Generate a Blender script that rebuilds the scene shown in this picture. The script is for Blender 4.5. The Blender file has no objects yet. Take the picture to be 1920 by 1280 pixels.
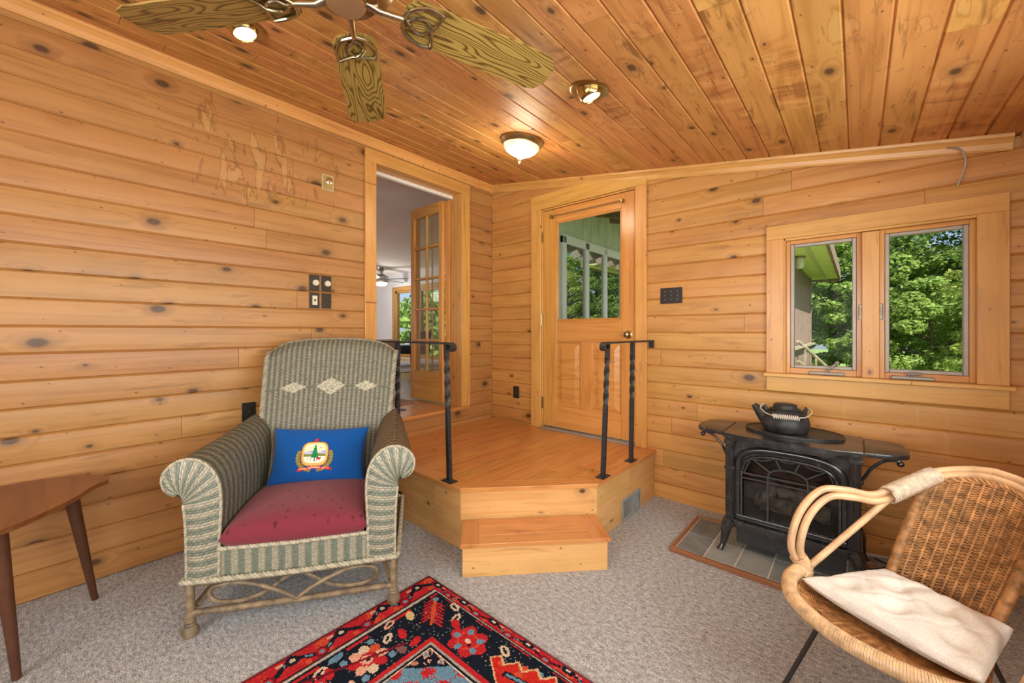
import bpy, bmesh, math, random
import numpy as np
from mathutils import Vector, Matrix

random.seed(7)
rng = np.random.default_rng(11)
scene = bpy.context.scene
COL = scene.collection

# ------------------------------------------------------------------ camera
cam_d = bpy.data.cameras.new('camera')
cam = bpy.data.objects.new('camera', cam_d)
COL.objects.link(cam)
cam_d.sensor_width = 36.0
cam_d.lens = 746.918 / 1920 * 36.0
cam_d.shift_y = -19.075 / 1920
cam_d.clip_start = 0.03
cam_d.clip_end = 300
cam.location = (2.9118, -3.0346, 1.265)
cam.rotation_euler = (math.pi / 2, 0, 0.7145)
scene.camera = cam

# ------------------------------------------------------------------ light and exposure
scene.view_settings.view_transform = 'Standard'
scene.view_settings.look = 'None'
scene.view_settings.gamma = 1.0
scene.view_settings.use_curve_mapping = False
scene.view_settings.exposure = 0.0
scene.cycles.use_denoising = True
scene.cycles.max_bounces = 10
scene.cycles.diffuse_bounces = 6
scene.cycles.glossy_bounces = 4
scene.cycles.transparent_max_bounces = 24
scene.cycles.sample_clamp_indirect = 4.0

world = bpy.data.worlds.new('sky')
scene.world = world
world.use_nodes = True
wn = world.node_tree
for n in list(wn.nodes):
    wn.nodes.remove(n)
w_out = wn.nodes.new('ShaderNodeOutputWorld')
w_bg = wn.nodes.new('ShaderNodeBackground')
w_sky = wn.nodes.new('ShaderNodeTexSky')
w_sky.sky_type = 'HOSEK_WILKIE'
w_sky.turbidity = 7.0
w_sky.sun_direction = (0.50, -0.42, 0.757)
w_bg.inputs['Strength'].default_value = 4.2
wn.links.new(w_sky.outputs[0], w_bg.inputs[0])
wn.links.new(w_bg.outputs[0], w_out.inputs[0])


def lamp(name, kind, energy, loc, rot=(0, 0, 0), color=(1, 1, 1), **kw):
    d = bpy.data.lights.new(name, kind)
    d.energy = energy
    d.color = color
    for k, v in kw.items():
        setattr(d, k, v)
    o = bpy.data.objects.new(name, d)
    o.location = loc
    o.rotation_euler = rot
    COL.objects.link(o)
    return o


sun = lamp('sun', 'SUN', 8.5, (0, 0, 20), color=(1.0, 0.95, 0.86), angle=0.01)
sun.rotation_euler = Vector((-0.50, 0.42, -0.757)).to_track_quat('-Z', 'Y').to_euler()
# daylight entering by the windows of the sunroom's right and rear walls
lamp('daylight_right_window', 'AREA', 120, (3.82, -2.55, 1.35), (0, math.pi / 2, 0), (1.0, 0.98, 0.95),
     shape='RECTANGLE', size=1.25, size_y=3.3)
lamp('daylight_rear_window', 'AREA', 105, (2.25, -5.12, 1.45), (math.pi / 2, 0, 0), (1.0, 0.98, 0.96),
     shape='RECTANGLE', size=2.0, size_y=1.3)
lamp('living_fill_lamp', 'AREA', 105, (-7.2, -3.3, 1.9), (math.pi / 2, 0, 0), (1.0, 0.99, 0.98),
     shape='RECTANGLE', size=3.4, size_y=1.6)  # added area lamp brightening the living room, out of view


lamp('living_globe', 'POINT', 30, (-6.15, 2.38, 2.25), color=(1.0, 0.95, 0.88), shadow_soft_size=0.15)


# ------------------------------------------------------------------ helpers
def link(o, parent=None):
    COL.objects.link(o)
    if parent is not None:
        o.parent = parent
    return o


def tag(o, label=None, cat=None, group=None, kind=None):
    if label: o['label'] = label
    if cat: o['category'] = cat
    if group: o['group'] = group
    if kind: o['kind'] = kind
    return o


def empty(name, loc=(0, 0, 0), rz=0.0, label=None, cat=None, group=None, kind=None, parent=None):
    o = bpy.data.objects.new(name, None)
    o.empty_display_size = 0.1
    o.location = loc
    o.rotation_euler = (0, 0, rz)
    link(o, parent)
    return tag(o, label, cat, group, kind)


def bm_obj(name, bm, mat, parent=None, smooth=False, matrix=None):
    bmesh.ops.recalc_face_normals(bm, faces=bm.faces[:])
    me = bpy.data.meshes.new(name)
    bm.to_mesh(me)
    bm.free()
    if smooth:
        me.polygons.foreach_set('use_smooth', [True] * len(me.polygons))
        if smooth == 'auto':
            me.set_sharp_from_angle(angle=math.radians(40))
    me.materials.append(mat)
    o = bpy.data.objects.new(name, me)
    if matrix is not None:
        o.matrix_basis = matrix
    return link(o, parent)


def np_obj(name, V, F, mat, parent=None, cols=None, face_cols=None, smooth=False, matrix=None):
    V = np.asarray(V, np.float32)
    F = np.asarray(F, np.int32)
    k = F.shape[1]
    me = bpy.data.meshes.new(name)
    me.vertices.add(len(V))
    me.vertices.foreach_set('co', V.ravel())
    me.loops.add(F.size)
    me.loops.foreach_set('vertex_index', F.ravel())
    me.polygons.add(len(F))
    me.polygons.foreach_set('loop_start', np.arange(0, F.size, k, dtype=np.int32))
    me.update(calc_edges=True)
    me.validate()
    if cols is not None:
        a = me.color_attributes.new('Col', 'FLOAT_COLOR', 'POINT')
        c = np.ones((len(V), 4), np.float32); c[:, :3] = cols
        a.data.foreach_set('color', c.ravel())
    if face_cols is not None:
        a = me.color_attributes.new('Col', 'FLOAT_COLOR', 'CORNER')
        c = np.ones((len(F), 4), np.float32); c[:, :3] = face_cols
        a.data.foreach_set('color', np.repeat(c, k, axis=0).ravel())
    me.polygons.foreach_set('use_smooth', [bool(smooth)] * len(me.polygons))
    me.materials.append(mat)
    o = bpy.data.objects.new(name, me)
    if matrix is not None:
        o.matrix_basis = matrix
    return link(o, parent)


def bx(bm, x0, x1, y0, y1, z0, z1, bev=0.0, seg=1, M=None):
    m = Matrix.Translation(((x0 + x1) / 2, (y0 + y1) / 2, (z0 + z1) / 2)) @ Matrix.Diagonal((abs(x1 - x0), abs(y1 - y0), abs(z1 - z0), 1))
    if M is not None:
        m = M @ m
    r = bmesh.ops.create_cube(bm, size=1, matrix=m)
    if bev > 0:
        es = set()
        for v in r['verts']:
            es.update(v.link_edges)
        bmesh.ops.bevel(bm, geom=list(es), offset=bev, segments=seg, affect='EDGES', profile=0.5)
    return bm


def box_obj(name, x0, x1, y0, y1, z0, z1, mat, parent=None, bev=0.003, seg=1, smooth=False, matrix=None):
    return bm_obj(name, bx(bmesh.new(), x0, x1, y0, y1, z0, z1, bev, seg), mat, parent, smooth, matrix)


def board(name, x0, x1, y0, y1, z0, z1, mat, parent=None, bev=0.003):
    """A box whose object origin is its centre and whose local X is its longest side, so that grain follows it."""
    c = Vector(((x0 + x1) / 2, (y0 + y1) / 2, (z0 + z1) / 2))
    d = [abs(x1 - x0), abs(y1 - y0), abs(z1 - z0)]
    k = d.index(max(d))
    if k == 0:
        R = Matrix.Identity(3); s = d
    elif k == 1:
        R = Matrix(((0, -1, 0), (1, 0, 0), (0, 0, 1))); s = [d[1], d[0], d[2]]
    else:
        R = Matrix(((0, 1, 0), (0, 0, 1), (1, 0, 0))); s = [d[2], d[0], d[1]]
    bm = bx(bmesh.new(), -s[0] / 2, s[0] / 2, -s[1] / 2, s[1] / 2, -s[2] / 2, s[2] / 2, bev)
    return bm_obj(name, bm, mat, parent, False, Matrix.Translation(c) @ R.to_4x4())


def catmull(pts, n=8, closed=False):
    P = [Vector(p) for p in pts]
    out = []
    m = len(P)
    rng_ = range(m) if closed else range(m - 1)
    for i in rng_:
        if closed:
            p0, p1, p2, p3 = P[(i - 1) % m], P[i], P[(i + 1) % m], P[(i + 2) % m]
        else:
            p1, p2 = P[i], P[i + 1]
            p0 = P[i - 1] if i > 0 else p1 * 2 - p2
            p3 = P[i + 2] if i + 2 < m else p2 * 2 - p1
        for k in range(n):
            t = k / n
            out.append(0.5 * ((2 * p1) + (p2 - p0) * t + (2 * p0 - 5 * p1 + 4 * p2 - p3) * t * t + (3 * p1 - p0 - 3 * p2 + p3) * t ** 3))
    if not closed:
        out.append(P[-1].copy())
    return out


def tube(bm, pts, r, seg=8, closed=False, caps=True, twist=0.0, flat=None):
    """Sweep of a circle (or a seg-gon, or an ellipse with flat=(a, b) and an up hint) along pts."""
    P = [Vector(p) for p in pts]
    m = len(P)
    R = r if isinstance(r, (list, tuple)) else [r] * m
    T = []
    for i in range(m):
        if closed:
            t = P[(i + 1) % m] - P[(i - 1) % m]
        else:
            t = P[min(i + 1, m - 1)] - P[max(i - 1, 0)]
        T.append(t.normalized() if t.length > 1e-9 else Vector((0, 0, 1)))
    ref = Vector((0, 0, 1)) if abs(T[0].z) < 0.9 else Vector((1, 0, 0))
    N = (ref - T[0] * ref.dot(T[0])).normalized()
    rings = []
    for i in range(m):
        if i > 0:
            N = N - T[i] * N.dot(T[i])
            N = N.normalized() if N.length > 1e-6 else T[i].orthogonal().normalized()
        B = T[i].cross(N)
        ring = []
        for k in range(seg):
            a = 2 * math.pi * k / seg + twist * i + (math.pi / 4 if seg == 4 else 0)
            ca, sa = math.cos(a) * R[i], math.sin(a) * R[i]
            if flat:
                ca *= flat[0]; sa *= flat[1]
            ring.append(bm.verts.new(P[i] + N * ca + B * sa))
        rings.append(ring)
    for i in range(m if closed else m - 1):
        a, b = rings[i], rings[(i + 1) % m]
        for k in range(seg):
            bm.faces.new((a[k], a[(k + 1) % seg], b[(k + 1) % seg], b[k]))
    if caps and not closed:
        bm.faces.new(rings[0][::-1]); bm.faces.new(rings[-1])
    return bm


def tube_obj(name, pts, r, mat, parent=None, seg=8, closed=False, smooth=True, **kw):
    return bm_obj(name, tube(bmesh.new(), pts, r, seg, closed, **kw), mat, parent, 'auto' if smooth else False)


def lathe(bm, prof, n=24, M=None):
    rings = []
    for r, z in prof:
        if r < 1e-6:
            v = bm.verts.new((0, 0, z)); rings.append([v])
        else:
            rings.append([bm.verts.new((r * math.cos(2 * math.pi * k / n), r * math.sin(2 * math.pi * k / n), z)) for k in range(n)])
    for a, b in zip(rings, rings[1:]):
        if len(a) == 1 and len(b) == 1:
            continue
        for k in range(n):
            q = [a[k % len(a)], a[(k + 1) % len(a)], b[(k + 1) % len(b)], b[k % len(b)]]
            u = []
            for v in q:
                if v not in u: u.append(v)
            bm.faces.new(u)
    if M is not None:
        bmesh.ops.transform(bm, matrix=M, verts=[v for r_ in rings for v in r_])
    return bm


def lathe_obj(name, prof, mat, parent=None, n=24, M=None, loc=None):
    o = bm_obj(name, lathe(bmesh.new(), prof, n, M), mat, parent, 'auto')
    if loc: o.location = loc
    return o


def prism(bm, pts2, z0, z1, M=None, bev=0.0):
    """Extrude a 2-D outline (x, y) from z0 to z1."""
    a = [bm.verts.new((p[0], p[1], z0)) for p in pts2]
    b = [bm.verts.new((p[0], p[1], z1)) for p in pts2]
    n = len(pts2)
    bm.faces.new(a[::-1]); top = bm.faces.new(b)
    for i in range(n):
        bm.faces.new((a[i], a[(i + 1) % n], b[(i + 1) % n], b[i]))
    if bev:
        es = list(top.edges)
        bmesh.ops.bevel(bm, geom=es, offset=bev, segments=2, affect='EDGES', profile=0.5)
    if M is not None:
        bmesh.ops.transform(bm, matrix=M, verts=bm.verts[:])
    return bm


def ring_prism(bm, outer, inner, y0, y1):
    """A frame between two outlines of equal point count in (x, z), from y0 to y1."""
    n = len(outer)
    o0 = [bm.verts.new((p[0], y0, p[1])) for p in outer]; i0 = [bm.verts.new((p[0], y0, p[1])) for p in inner]
    o1 = [bm.verts.new((p[0], y1, p[1])) for p in outer]; i1 = [bm.verts.new((p[0], y1, p[1])) for p in inner]
    for k in range(n):
        j = (k + 1) % n
        bm.faces.new((o0[k], o0[j], i0[j], i0[k])); bm.faces.new((o1[k], i1[k], i1[j], o1[j]))
        bm.faces.new((o0[k], o1[k], o1[j], o0[j])); bm.faces.new((i0[k], i0[j], i1[j], i1[k]))
    return bm


def slab_holes(bm, a0, a1, z0, z1, holes, fn):
    """Boxes covering a rectangle minus holes; fn(bm, a0, a1, z0, z1) adds one box."""
    As = sorted({a0, a1, *[h[0] for h in holes], *[h[1] for h in holes]})
    for p, q in zip(As, As[1:]):
        if q - p < 1e-6 or p < a0 - 1e-6 or q > a1 + 1e-6: continue
        zs = [z0]
        hs = sorted([(h[2], h[3]) for h in holes if h[0] < (p + q) / 2 < h[1]])
        cur = z0
        for h0, h1 in hs:
            if h0 > cur: fn(bm, p, q, cur, h0)
            cur = max(cur, h1)
        if cur < z1: fn(bm, p, q, cur, z1)
    return bm


# ------------------------------------------------------------------ materials
class NT:
    def __init__(s, name):
        s.m = bpy.data.materials.new(name); s.m.use_nodes = True
        s.t = s.m.node_tree
        for n in list(s.t.nodes): s.t.nodes.remove(n)
        s.out = s.t.nodes.new('ShaderNodeOutputMaterial')

    def n(s, ty, props=None, **inp):
        nd = s.t.nodes.new(ty)
        for k, v in (props or {}).items(): setattr(nd, k, v)
        for k, v in inp.items():
            key = int(k[1:]) if k[0] == 'i' and k[1:].isdigit() else k.replace('_', ' ')
            if hasattr(v, 'is_output') or isinstance(v, bpy.types.NodeSocket): s.t.links.new(v, nd.inputs[key])
            else: nd.inputs[key].default_value = v
        return nd

    def math(s, op, a, b=0.0, c=0.0, clamp=False):
        nd = s.n('ShaderNodeMath', {'operation': op, 'use_clamp': clamp}, i0=a, i1=b)
        if op in ('MULTIPLY_ADD', 'PINGPONG', 'SMOOTH_MIN', 'COMPARE') and not (op == 'PINGPONG'):
            if isinstance(c, bpy.types.NodeSocket): s.t.links.new(c, nd.inputs[2])
            else: nd.inputs[2].default_value = c
        return nd.outputs[0]

    def smooth(s, v, lo, hi, a=0.0, b=1.0):
        nd = s.n('ShaderNodeMapRange', {'interpolation_type': 'SMOOTHSTEP'}, i0=v, i1=lo, i2=hi, i3=a, i4=b)
        return nd.outputs[0]

    def vmul(s, v, k, add=None):
        nd = s.n('ShaderNodeVectorMath', {'operation': 'MULTIPLY'}, i0=v, i1=k).outputs[0]
        if add is not None:
            nd = s.n('ShaderNodeVectorMath', {'operation': 'ADD'}, i0=nd, i1=add).outputs[0]
        return nd

    def noise(s, v, scale=1.0, detail=2.0, rough=0.5, dist=0.0):
        return s.n('ShaderNodeTexNoise', None, Vector=v, Scale=scale, Detail=detail, Roughness=rough, Distortion=dist).outputs['Fac']

    def mix(s, f, a, b, mode='MIX'):
        nd = s.n('ShaderNodeMix', {'data_type': 'RGBA', 'blend_type': mode, 'clamp_result': True})
        for sock, v in ((nd.inputs[0], f), (nd.inputs[6], a), (nd.inputs[7], b)):
            if isinstance(v, bpy.types.NodeSocket): s.t.links.new(v, sock)
            elif isinstance(v, (tuple, list)): sock.default_value = (*v[:3], 1)
            else: sock.default_value = v
        return nd.outputs[2]

    def ramp(s, v, stops):
        nd = s.n('ShaderNodeValToRGB', None, Fac=v)
        cr = nd.color_ramp
        while len(cr.elements) < len(stops): cr.elements.new(0.5)
        for e, (p, c) in zip(cr.elements, stops): e.position = p; e.color = (*c, 1)
        return nd.outputs[0]

    def bump(s, h, strength=0.3, dist=0.002):
        return s.n('ShaderNodeBump', None, Height=h, Strength=strength, Distance=dist).outputs[0]

    def bsdf(s, color, rough=0.5, metal=0.0, normal=None, **kw):
        nd = s.t.nodes.new('ShaderNodeBsdfPrincipled')
        for k, v in dict(Base_Color=color, Roughness=rough, Metallic=metal, **kw).items():
            k = k.replace('_', ' ')
            if isinstance(v, bpy.types.NodeSocket): s.t.links.new(v, nd.inputs[k])
            elif isinstance(v, (tuple, list)) and len(v) == 3: nd.inputs[k].default_value = (*v, 1)
            else: nd.inputs[k].default_value = v
        if normal is not None: s.t.links.new(normal, nd.inputs['Normal'])
        s.t.links.new(nd.outputs[0], s.out.inputs[0])
        return s.m


def plain(name, c, rough=0.5, metal=0.0, var=0.06, scale=30.0, bump=0.0, **kw):
    t = NT(name)
    co = t.n('ShaderNodeTexCoord').outputs['Object']
    nz = t.noise(co, scale, 3)
    c2 = tuple(max(0, x * (1 - 2 * var)) for x in c)
    c3 = tuple(min(1, x * (1 + 2 * var)) for x in c)
    col = t.ramp(nz, [(0.3, c2), (0.7, c3)])
    return t.bsdf(col, rough, metal, t.bump(nz, bump, 0.002) if bump else None, **kw)


def emit(name, c, strength):
    t = NT(name)
    e = t.n('ShaderNodeEmission', None, Color=(*c, 1), Strength=strength)
    t.t.links.new(e.outputs[0], t.out.inputs[0])
    return t.m


def glass(name, tint=(0.97, 0.99, 0.98), refl=1.0):
    t = NT(name)
    lw = t.n('ShaderNodeLayerWeight', None, Blend=0.35).outputs['Fresnel']
    f = t.math('MULTIPLY', lw, 0.55 * refl, clamp=True)
    tr = t.n('ShaderNodeBsdfTransparent', None, Color=(*tint, 1))
    gl = t.n('ShaderNodeBsdfGlossy', None, Color=(1, 1, 1, 1), Roughness=0.02)
    mx = t.n('ShaderNodeMixShader', None, Fac=f)
    t.t.links.new(tr.outputs[0], mx.inputs[1]); t.t.links.new(gl.outputs[0], mx.inputs[2])
    t.t.links.new(mx.outputs[0], t.out.inputs[0])
    return t.m


def wood(name, dark, mid, light, rough=0.42, knots=0.0, knot_sc=(2.6, 4.2, 1.0), ring=0.17, fine=0.30, var=0.07, hue=0.006,
         ring_sc=(0.7, 11.0, 11.0), stain=None, bump=0.12, curl=0.0, ring_n=9.0, knot_col=(0.048, 0.022, 0.010), streak=0.42, coat=0.0):
    """Varnished wood with its grain along local X, a different cut for every object."""
    t = NT(name)
    co = t.n('ShaderNodeTexCoord').outputs['Object']
    rnd = t.n('ShaderNodeObjectInfo').outputs['Random']
    off = t.n('ShaderNodeCombineXYZ', None, X=t.math('MULTIPLY', rnd, 71.3), Y=t.math('MULTIPLY', rnd, 37.7), Z=t.math('MULTIPLY', rnd, 53.1)).outputs[0]
    p = t.n('ShaderNodeVectorMath', {'operation': 'ADD'}, i0=co, i1=off).outputs[0]
    ringn = t.noise(t.vmul(p, ring_sc), 1.0, 2.0, 0.45, 0.2)
    kd = None
    if knots > 0:
        kv = t.n('ShaderNodeTexVoronoi', {'feature': 'F1', 'voronoi_dimensions': '2D'}, Vector=t.vmul(p, knot_sc), Scale=1.0, Randomness=1.0)
        # round knot, slightly squashed by local noise
        kdist = t.math('ADD', kv.outputs['Distance'], t.math('MULTIPLY', t.noise(p, 70.0, 2), 0.02))
        size = t.math('MAXIMUM', t.math('MULTIPLY_ADD', t.n('ShaderNodeSeparateColor', None, Color=kv.outputs['Color']).outputs[0], 0.118, 0.10 * (knots - 1.0) - 0.022), 0.007)
        kd = t.math('DIVIDE', kdist, size)
        halo = t.smooth(kd, 1.0, 3.6, 1.0, 0.0)
        ringn = t.math('ADD', ringn, t.math('MULTIPLY', halo, 0.22))
    rings = t.math('PINGPONG', t.math('MULTIPLY', ringn, ring_n), 1.0)
    rings = t.smooth(rings, 0.0, 0.6)
    fin = t.noise(t.vmul(p, (2.5, 170.0, 170.0)), 1.0, 3.0, 0.6)
    broad = t.noise(t.vmul(p, (1.1, 6.0, 6.0)), 1.0, 3.0, 0.5)
    f = t.math('ADD', t.math('MULTIPLY', rings, ring), t.math('MULTIPLY', fin, fine))
    f = t.math('ADD', f, t.math('MULTIPLY', broad, 1.0 - ring - fine))
    if curl > 0:
        cz = t.noise(t.vmul(p, (9.0, 2.0, 2.0)), 1.0, 3.0, 0.6, 1.2)
        cm = t.smooth(t.noise(t.vmul(p, (1.0, 2.5, 2.5)), 1.0, 1.0), 0.52, 0.66)
        f = t.math('ADD', f, t.math('MULTIPLY', t.math('SUBTRACT', cz, 0.5), t.math('MULTIPLY', cm, curl)))
    colr = t.ramp(f, [(0.2, dark), (0.5, mid), (0.85, light)])
    if kd is not None:
        colr = t.mix(t.smooth(kd, 1.0, 2.4, 0.5, 0.0), colr, tuple(x * 0.5 for x in mid))
        pv = t.n('ShaderNodeTexVoronoi', {'feature': 'F1', 'voronoi_dimensions': '2D'}, Vector=t.vmul(p, (6.5, 11.0, 1.0), (3.1, 7.7, 0.0)), Scale=1.0, Randomness=1.0)
        psz = t.math('MAXIMUM', t.math('MULTIPLY_ADD', t.n('ShaderNodeSeparateColor', None, Color=pv.outputs['Color']).outputs[1], 0.085, -0.035), 0.004)
        pk = t.math('DIVIDE', pv.outputs['Distance'], psz)
        colr = t.mix(t.smooth(pk, 0.7, 1.3, 0.75, 0.0), colr, tuple(x * 1.8 for x in knot_col))
        sk = t.noise(t.vmul(p, (3.2, 26.0, 26.0)), 1.0, 3.0, 0.62, 0.4)
        colr = t.mix(t.smooth(sk, 0.58, 0.72, 0.0, streak), colr, tuple(x * 0.55 for x in dark))
        bl = t.noise(t.vmul(p, (4.0, 7.0, 7.0)), 1.0, 2.0, 0.5)
        colr = t.mix(t.smooth(bl, 0.48, 0.72, 0.0, 0.35), colr, tuple(x * 0.78 for x in mid))
        core = t.smooth(kd, 0.6, 1.2, 0.93, 0.0)
        kc = t.mix(t.noise(p, 90.0, 2), knot_col, tuple(x * 2.6 for x in knot_col))
        colr = t.mix(core, colr, kc)
    if stain is not None:
        colr = stain(t, colr)
    wn_ = t.n('ShaderNodeTexWhiteNoise', {'noise_dimensions': '1D'}, W=t.math('MULTIPLY', rnd, 97.0))
    v = t.math('MULTIPLY_ADD', rnd, 2 * var, 1 - var)
    h = t.math('MULTIPLY_ADD', wn_.outputs['Value'], 2 * hue, 0.5 - hue)
    hs = t.n('ShaderNodeHueSaturation', None, Hue=h, Saturation=1.0, Value=v, Color=colr)
    rr = t.math('MULTIPLY_ADD', broad, 0.15, rough - 0.07)
    kw = {}
    if coat: kw = dict(Coat_Weight=coat, Coat_Roughness=0.12)
    return t.bsdf(hs.outputs[0], rr, 0.0, t.bump(f, bump, 0.003), **kw)


def water_stains(box, k_bleach=0.5, k_line=0.75, drip=(9.0, 9.0, 2.6), thr=0.56):
    """Old leak marks inside a soft-edged region (x0,x1,y0,y1,z0,z1) of the room: bleached runs with brown tide lines."""
    def f(t, col):
        pos = t.n('ShaderNodeNewGeometry').outputs['Position']
        sep = t.n('ShaderNodeSeparateXYZ', None, Vector=pos)
        m = None
        for ax, (lo, hi, soft) in enumerate(box):
            a = t.math('MULTIPLY', t.smooth(sep.outputs[ax], lo - soft, lo + soft), t.smooth(sep.outputs[ax], hi - soft, hi + soft, 1.0, 0.0))
            m = a if m is None else t.math('MULTIPLY', m, a)
        nz = t.noise(t.vmul(pos, drip), 1.0, 4.0, 0.55, 0.6)
        val = t.math('ADD', nz, t.math('MULTIPLY', t.math('SUBTRACT', m, 1.0), 0.35))
        ble = t.smooth(val, thr, thr + 0.07)
        line = t.math('SUBTRACT', 1.0, t.smooth(t.math('ABSOLUTE', t.math('SUBTRACT', val, thr)), 0.003, 0.03), clamp=True)
        col = t.mix(t.math('MULTIPLY', ble, k_bleach), col, (0.62, 0.40, 0.155))
        return t.mix(t.math('MULTIPLY', line, k_line), col, (0.17, 0.07, 0.02))
    return f


HON = dict(dark=(0.42, 0.19, 0.062), mid=(0.60, 0.305, 0.112), light=(0.71, 0.41, 0.17))
M_left = wood('left wall cedar', (0.315, 0.142, 0.041), (0.435, 0.208, 0.063), (0.515, 0.268, 0.092), knots=1.25,
              stain=water_stains([(-0.2, 0.3, 0.05), (-2.65, -1.60, 0.35), (2.02, 2.72, 0.22)], 0.34, 0.5, (13.0, 13.0, 3.6), 0.53), var=0.06)
M_back = wood('back wall cedar', (0.37, 0.162, 0.040), (0.54, 0.262, 0.070), (0.645, 0.345, 0.105), knots=1.1, var=0.075, hue=0.005,
              stain=water_stains([(2.7, 3.4, 0.15), (-0.3, 0.3, 0.05), (0.55, 1.0, 0.1)], 0.22, 0.0, (16, 16, 2.5)))
M_ceil = wood('ceiling cedar', (0.33, 0.130, 0.034), (0.565, 0.262, 0.076), (0.70, 0.375, 0.126), knots=1.15, var=0.11, hue=0.009, curl=1.6, streak=0.75, rough=0.50, stain=water_stains([(-0.2, 4, 0.05), (-2.6, -0.6, 0.5), (2, 3, 0.1)], 0.25, 0.3, (12, 5, 7), 0.60))
M_trim = wood('honey pine trim', (0.50, 0.245, 0.058), (0.645, 0.340, 0.090), (0.73, 0.42, 0.125), knots=0.55, var=0.06, hue=0.008, rough=0.33,
              knot_col=(0.10, 0.028, 0.014))
M_door = wood('varnished fir door', (0.50, 0.215, 0.045), (0.60, 0.28, 0.068), (0.68, 0.35, 0.095), var=0.05, hue=0.006, rough=0.25, ring=0.3)
M_riser = wood('pale pine riser', (0.55, 0.27, 0.085), (0.68, 0.38, 0.14), (0.76, 0.47, 0.20), knots=0.7, var=0.07, rough=0.34)
M_tread = wood('varnished pine tread', (0.45, 0.17, 0.045), (0.57, 0.245, 0.072), (0.66, 0.33, 0.11), knots=0.5, var=0.07, rough=0.22, bump=0.05)
M_lrfloor = wood('living room floor wood', (0.40, 0.18, 0.06), (0.55, 0.28, 0.10), (0.66, 0.38, 0.16), var=0.12, rough=0.2, bump=0.03)
M_oak = wood('fan blade oak', (0.085, 0.045, 0.008), (0.235, 0.145, 0.030), (0.37, 0.25, 0.065), var=0.03, hue=0.004, rough=0.4, ring=0.55, fine=0.35,
             ring_sc=(1.3, 9.0, 9.0), ring_n=58.0, bump=0.2)
M_walnut = wood('walnut veneer', (0.13, 0.042, 0.014), (0.20, 0.070, 0.022), (0.27, 0.10, 0.034), var=0.02, hue=0.003, rough=0.3, ring=0.25, fine=0.4, bump=0.05)
M_legwood = wood('dark walnut leg', (0.06, 0.022, 0.010), (0.085, 0.032, 0.015), (0.12, 0.047, 0.022), var=0.02, hue=0.003, rough=0.35)
M_lrtrim = wood('living room window trim', (0.30, 0.15, 0.03), (0.42, 0.23, 0.055), (0.5, 0.3, 0.08), var=0.04, rough=0.4)
M_hearthwood = wood('stained hearth edging', (0.20, 0.075, 0.03), (0.30, 0.125, 0.055), (0.38, 0.17, 0.08), var=0.04, rough=0.4)

M_iron = plain('wrought iron', (0.05, 0.052, 0.056), 0.45, 0.6, 0.15, 60, 0.1)
M_black = plain('black plastic', (0.022, 0.02, 0.018), 0.35)
M_brownplate = plain('bronze brown plate', (0.045, 0.032, 0.022), 0.4, 0.3)
M_brass = plain('antique brass', (0.42, 0.33, 0.17), 0.28, 1.0, 0.08, 20)
M_brassd = plain('polished brass rim', (0.55, 0.40, 0.16), 0.2, 1.0, 0.06, 20)
M_brassp = plain('pale brass plate', (0.66, 0.57, 0.33), 0.35, 0.35, 0.04, 20)
M_brassi = plain('brass plate inset', (0.46, 0.34, 0.13), 0.35, 0.35, 0.05, 20)
M_copper = plain('polished cap', (0.80, 0.44, 0.27), 0.16, 1.0, 0.01, 5)
M_ivory = plain('ivory plastic', (0.72, 0.66, 0.50), 0.35)
M_white = plain('white paint', (0.80, 0.80, 0.78), 0.5, 0, 0.02)
M_wallwhite = plain('grey white wall paint', (0.60, 0.61, 0.64), 0.7, 0, 0.02, 3)
M_ceilwhite = plain('white ceiling paint', (0.86, 0.86, 0.87), 0.8, 0, 0.02, 3)
M_alu = plain('taupe aluminium', (0.33, 0.30, 0.26), 0.4, 0.2, 0.04)
M_steel = plain('brushed steel', (0.45, 0.45, 0.44), 0.3, 1.0, 0.05, 60)
M_chrome = plain('bright nickel', (0.80, 0.76, 0.68), 0.18, 1.0, 0.03)
M_wirew = plain('bright handle wire', (0.78, 0.75, 0.68), 0.3, 0.35, 0.03)
M_glass = glass('window glass', refl=0.04)
M_glassd = glass('door glass', (0.95, 0.97, 0.95), 0.35)
M_bracket = plain('pewter brass bracket', (0.42, 0.36, 0.24), 0.25, 1.0, 0.12, 40)


def cast_iron():
    t = NT('black enamel cast iron')
    co = t.n('ShaderNodeTexCoord').outputs['Object']
    nz = t.noise(co, 22, 4)
    col = t.ramp(nz, [(0.35, (0.012, 0.013, 0.015)), (0.7, (0.032, 0.034, 0.038))])
    return t.bsdf(col, t.math('MULTIPLY_ADD', nz, 0.2, 0.14), 0.0, t.bump(t.noise(co, 260, 2), 0.08, 0.001), Specular_IOR_Level=0.9)


M_cast = cast_iron()
M_grille = plain('worn grille bar', (0.085, 0.09, 0.095), 0.3, 0.5, 0.1, 40)
M_castmatt = plain('dark grey stove steel', (0.035, 0.036, 0.038), 0.45, 0.2, 0.1, 40)
M_kettle = plain('worn black kettle iron', (0.035, 0.036, 0.037), 0.5, 0.35, 0.3, 18, 0.15)
M_soot = plain('firebox lining', (0.10, 0.07, 0.05), 0.9, 0, 0.3, 12, 0.3)
M_log = plain('ceramic fire log', (0.20, 0.165, 0.13), 0.9, 0, 0.4, 18, 0.6)
M_stoveglass = glass('stove glass', (0.75, 0.75, 0.75), 1.3)


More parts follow.
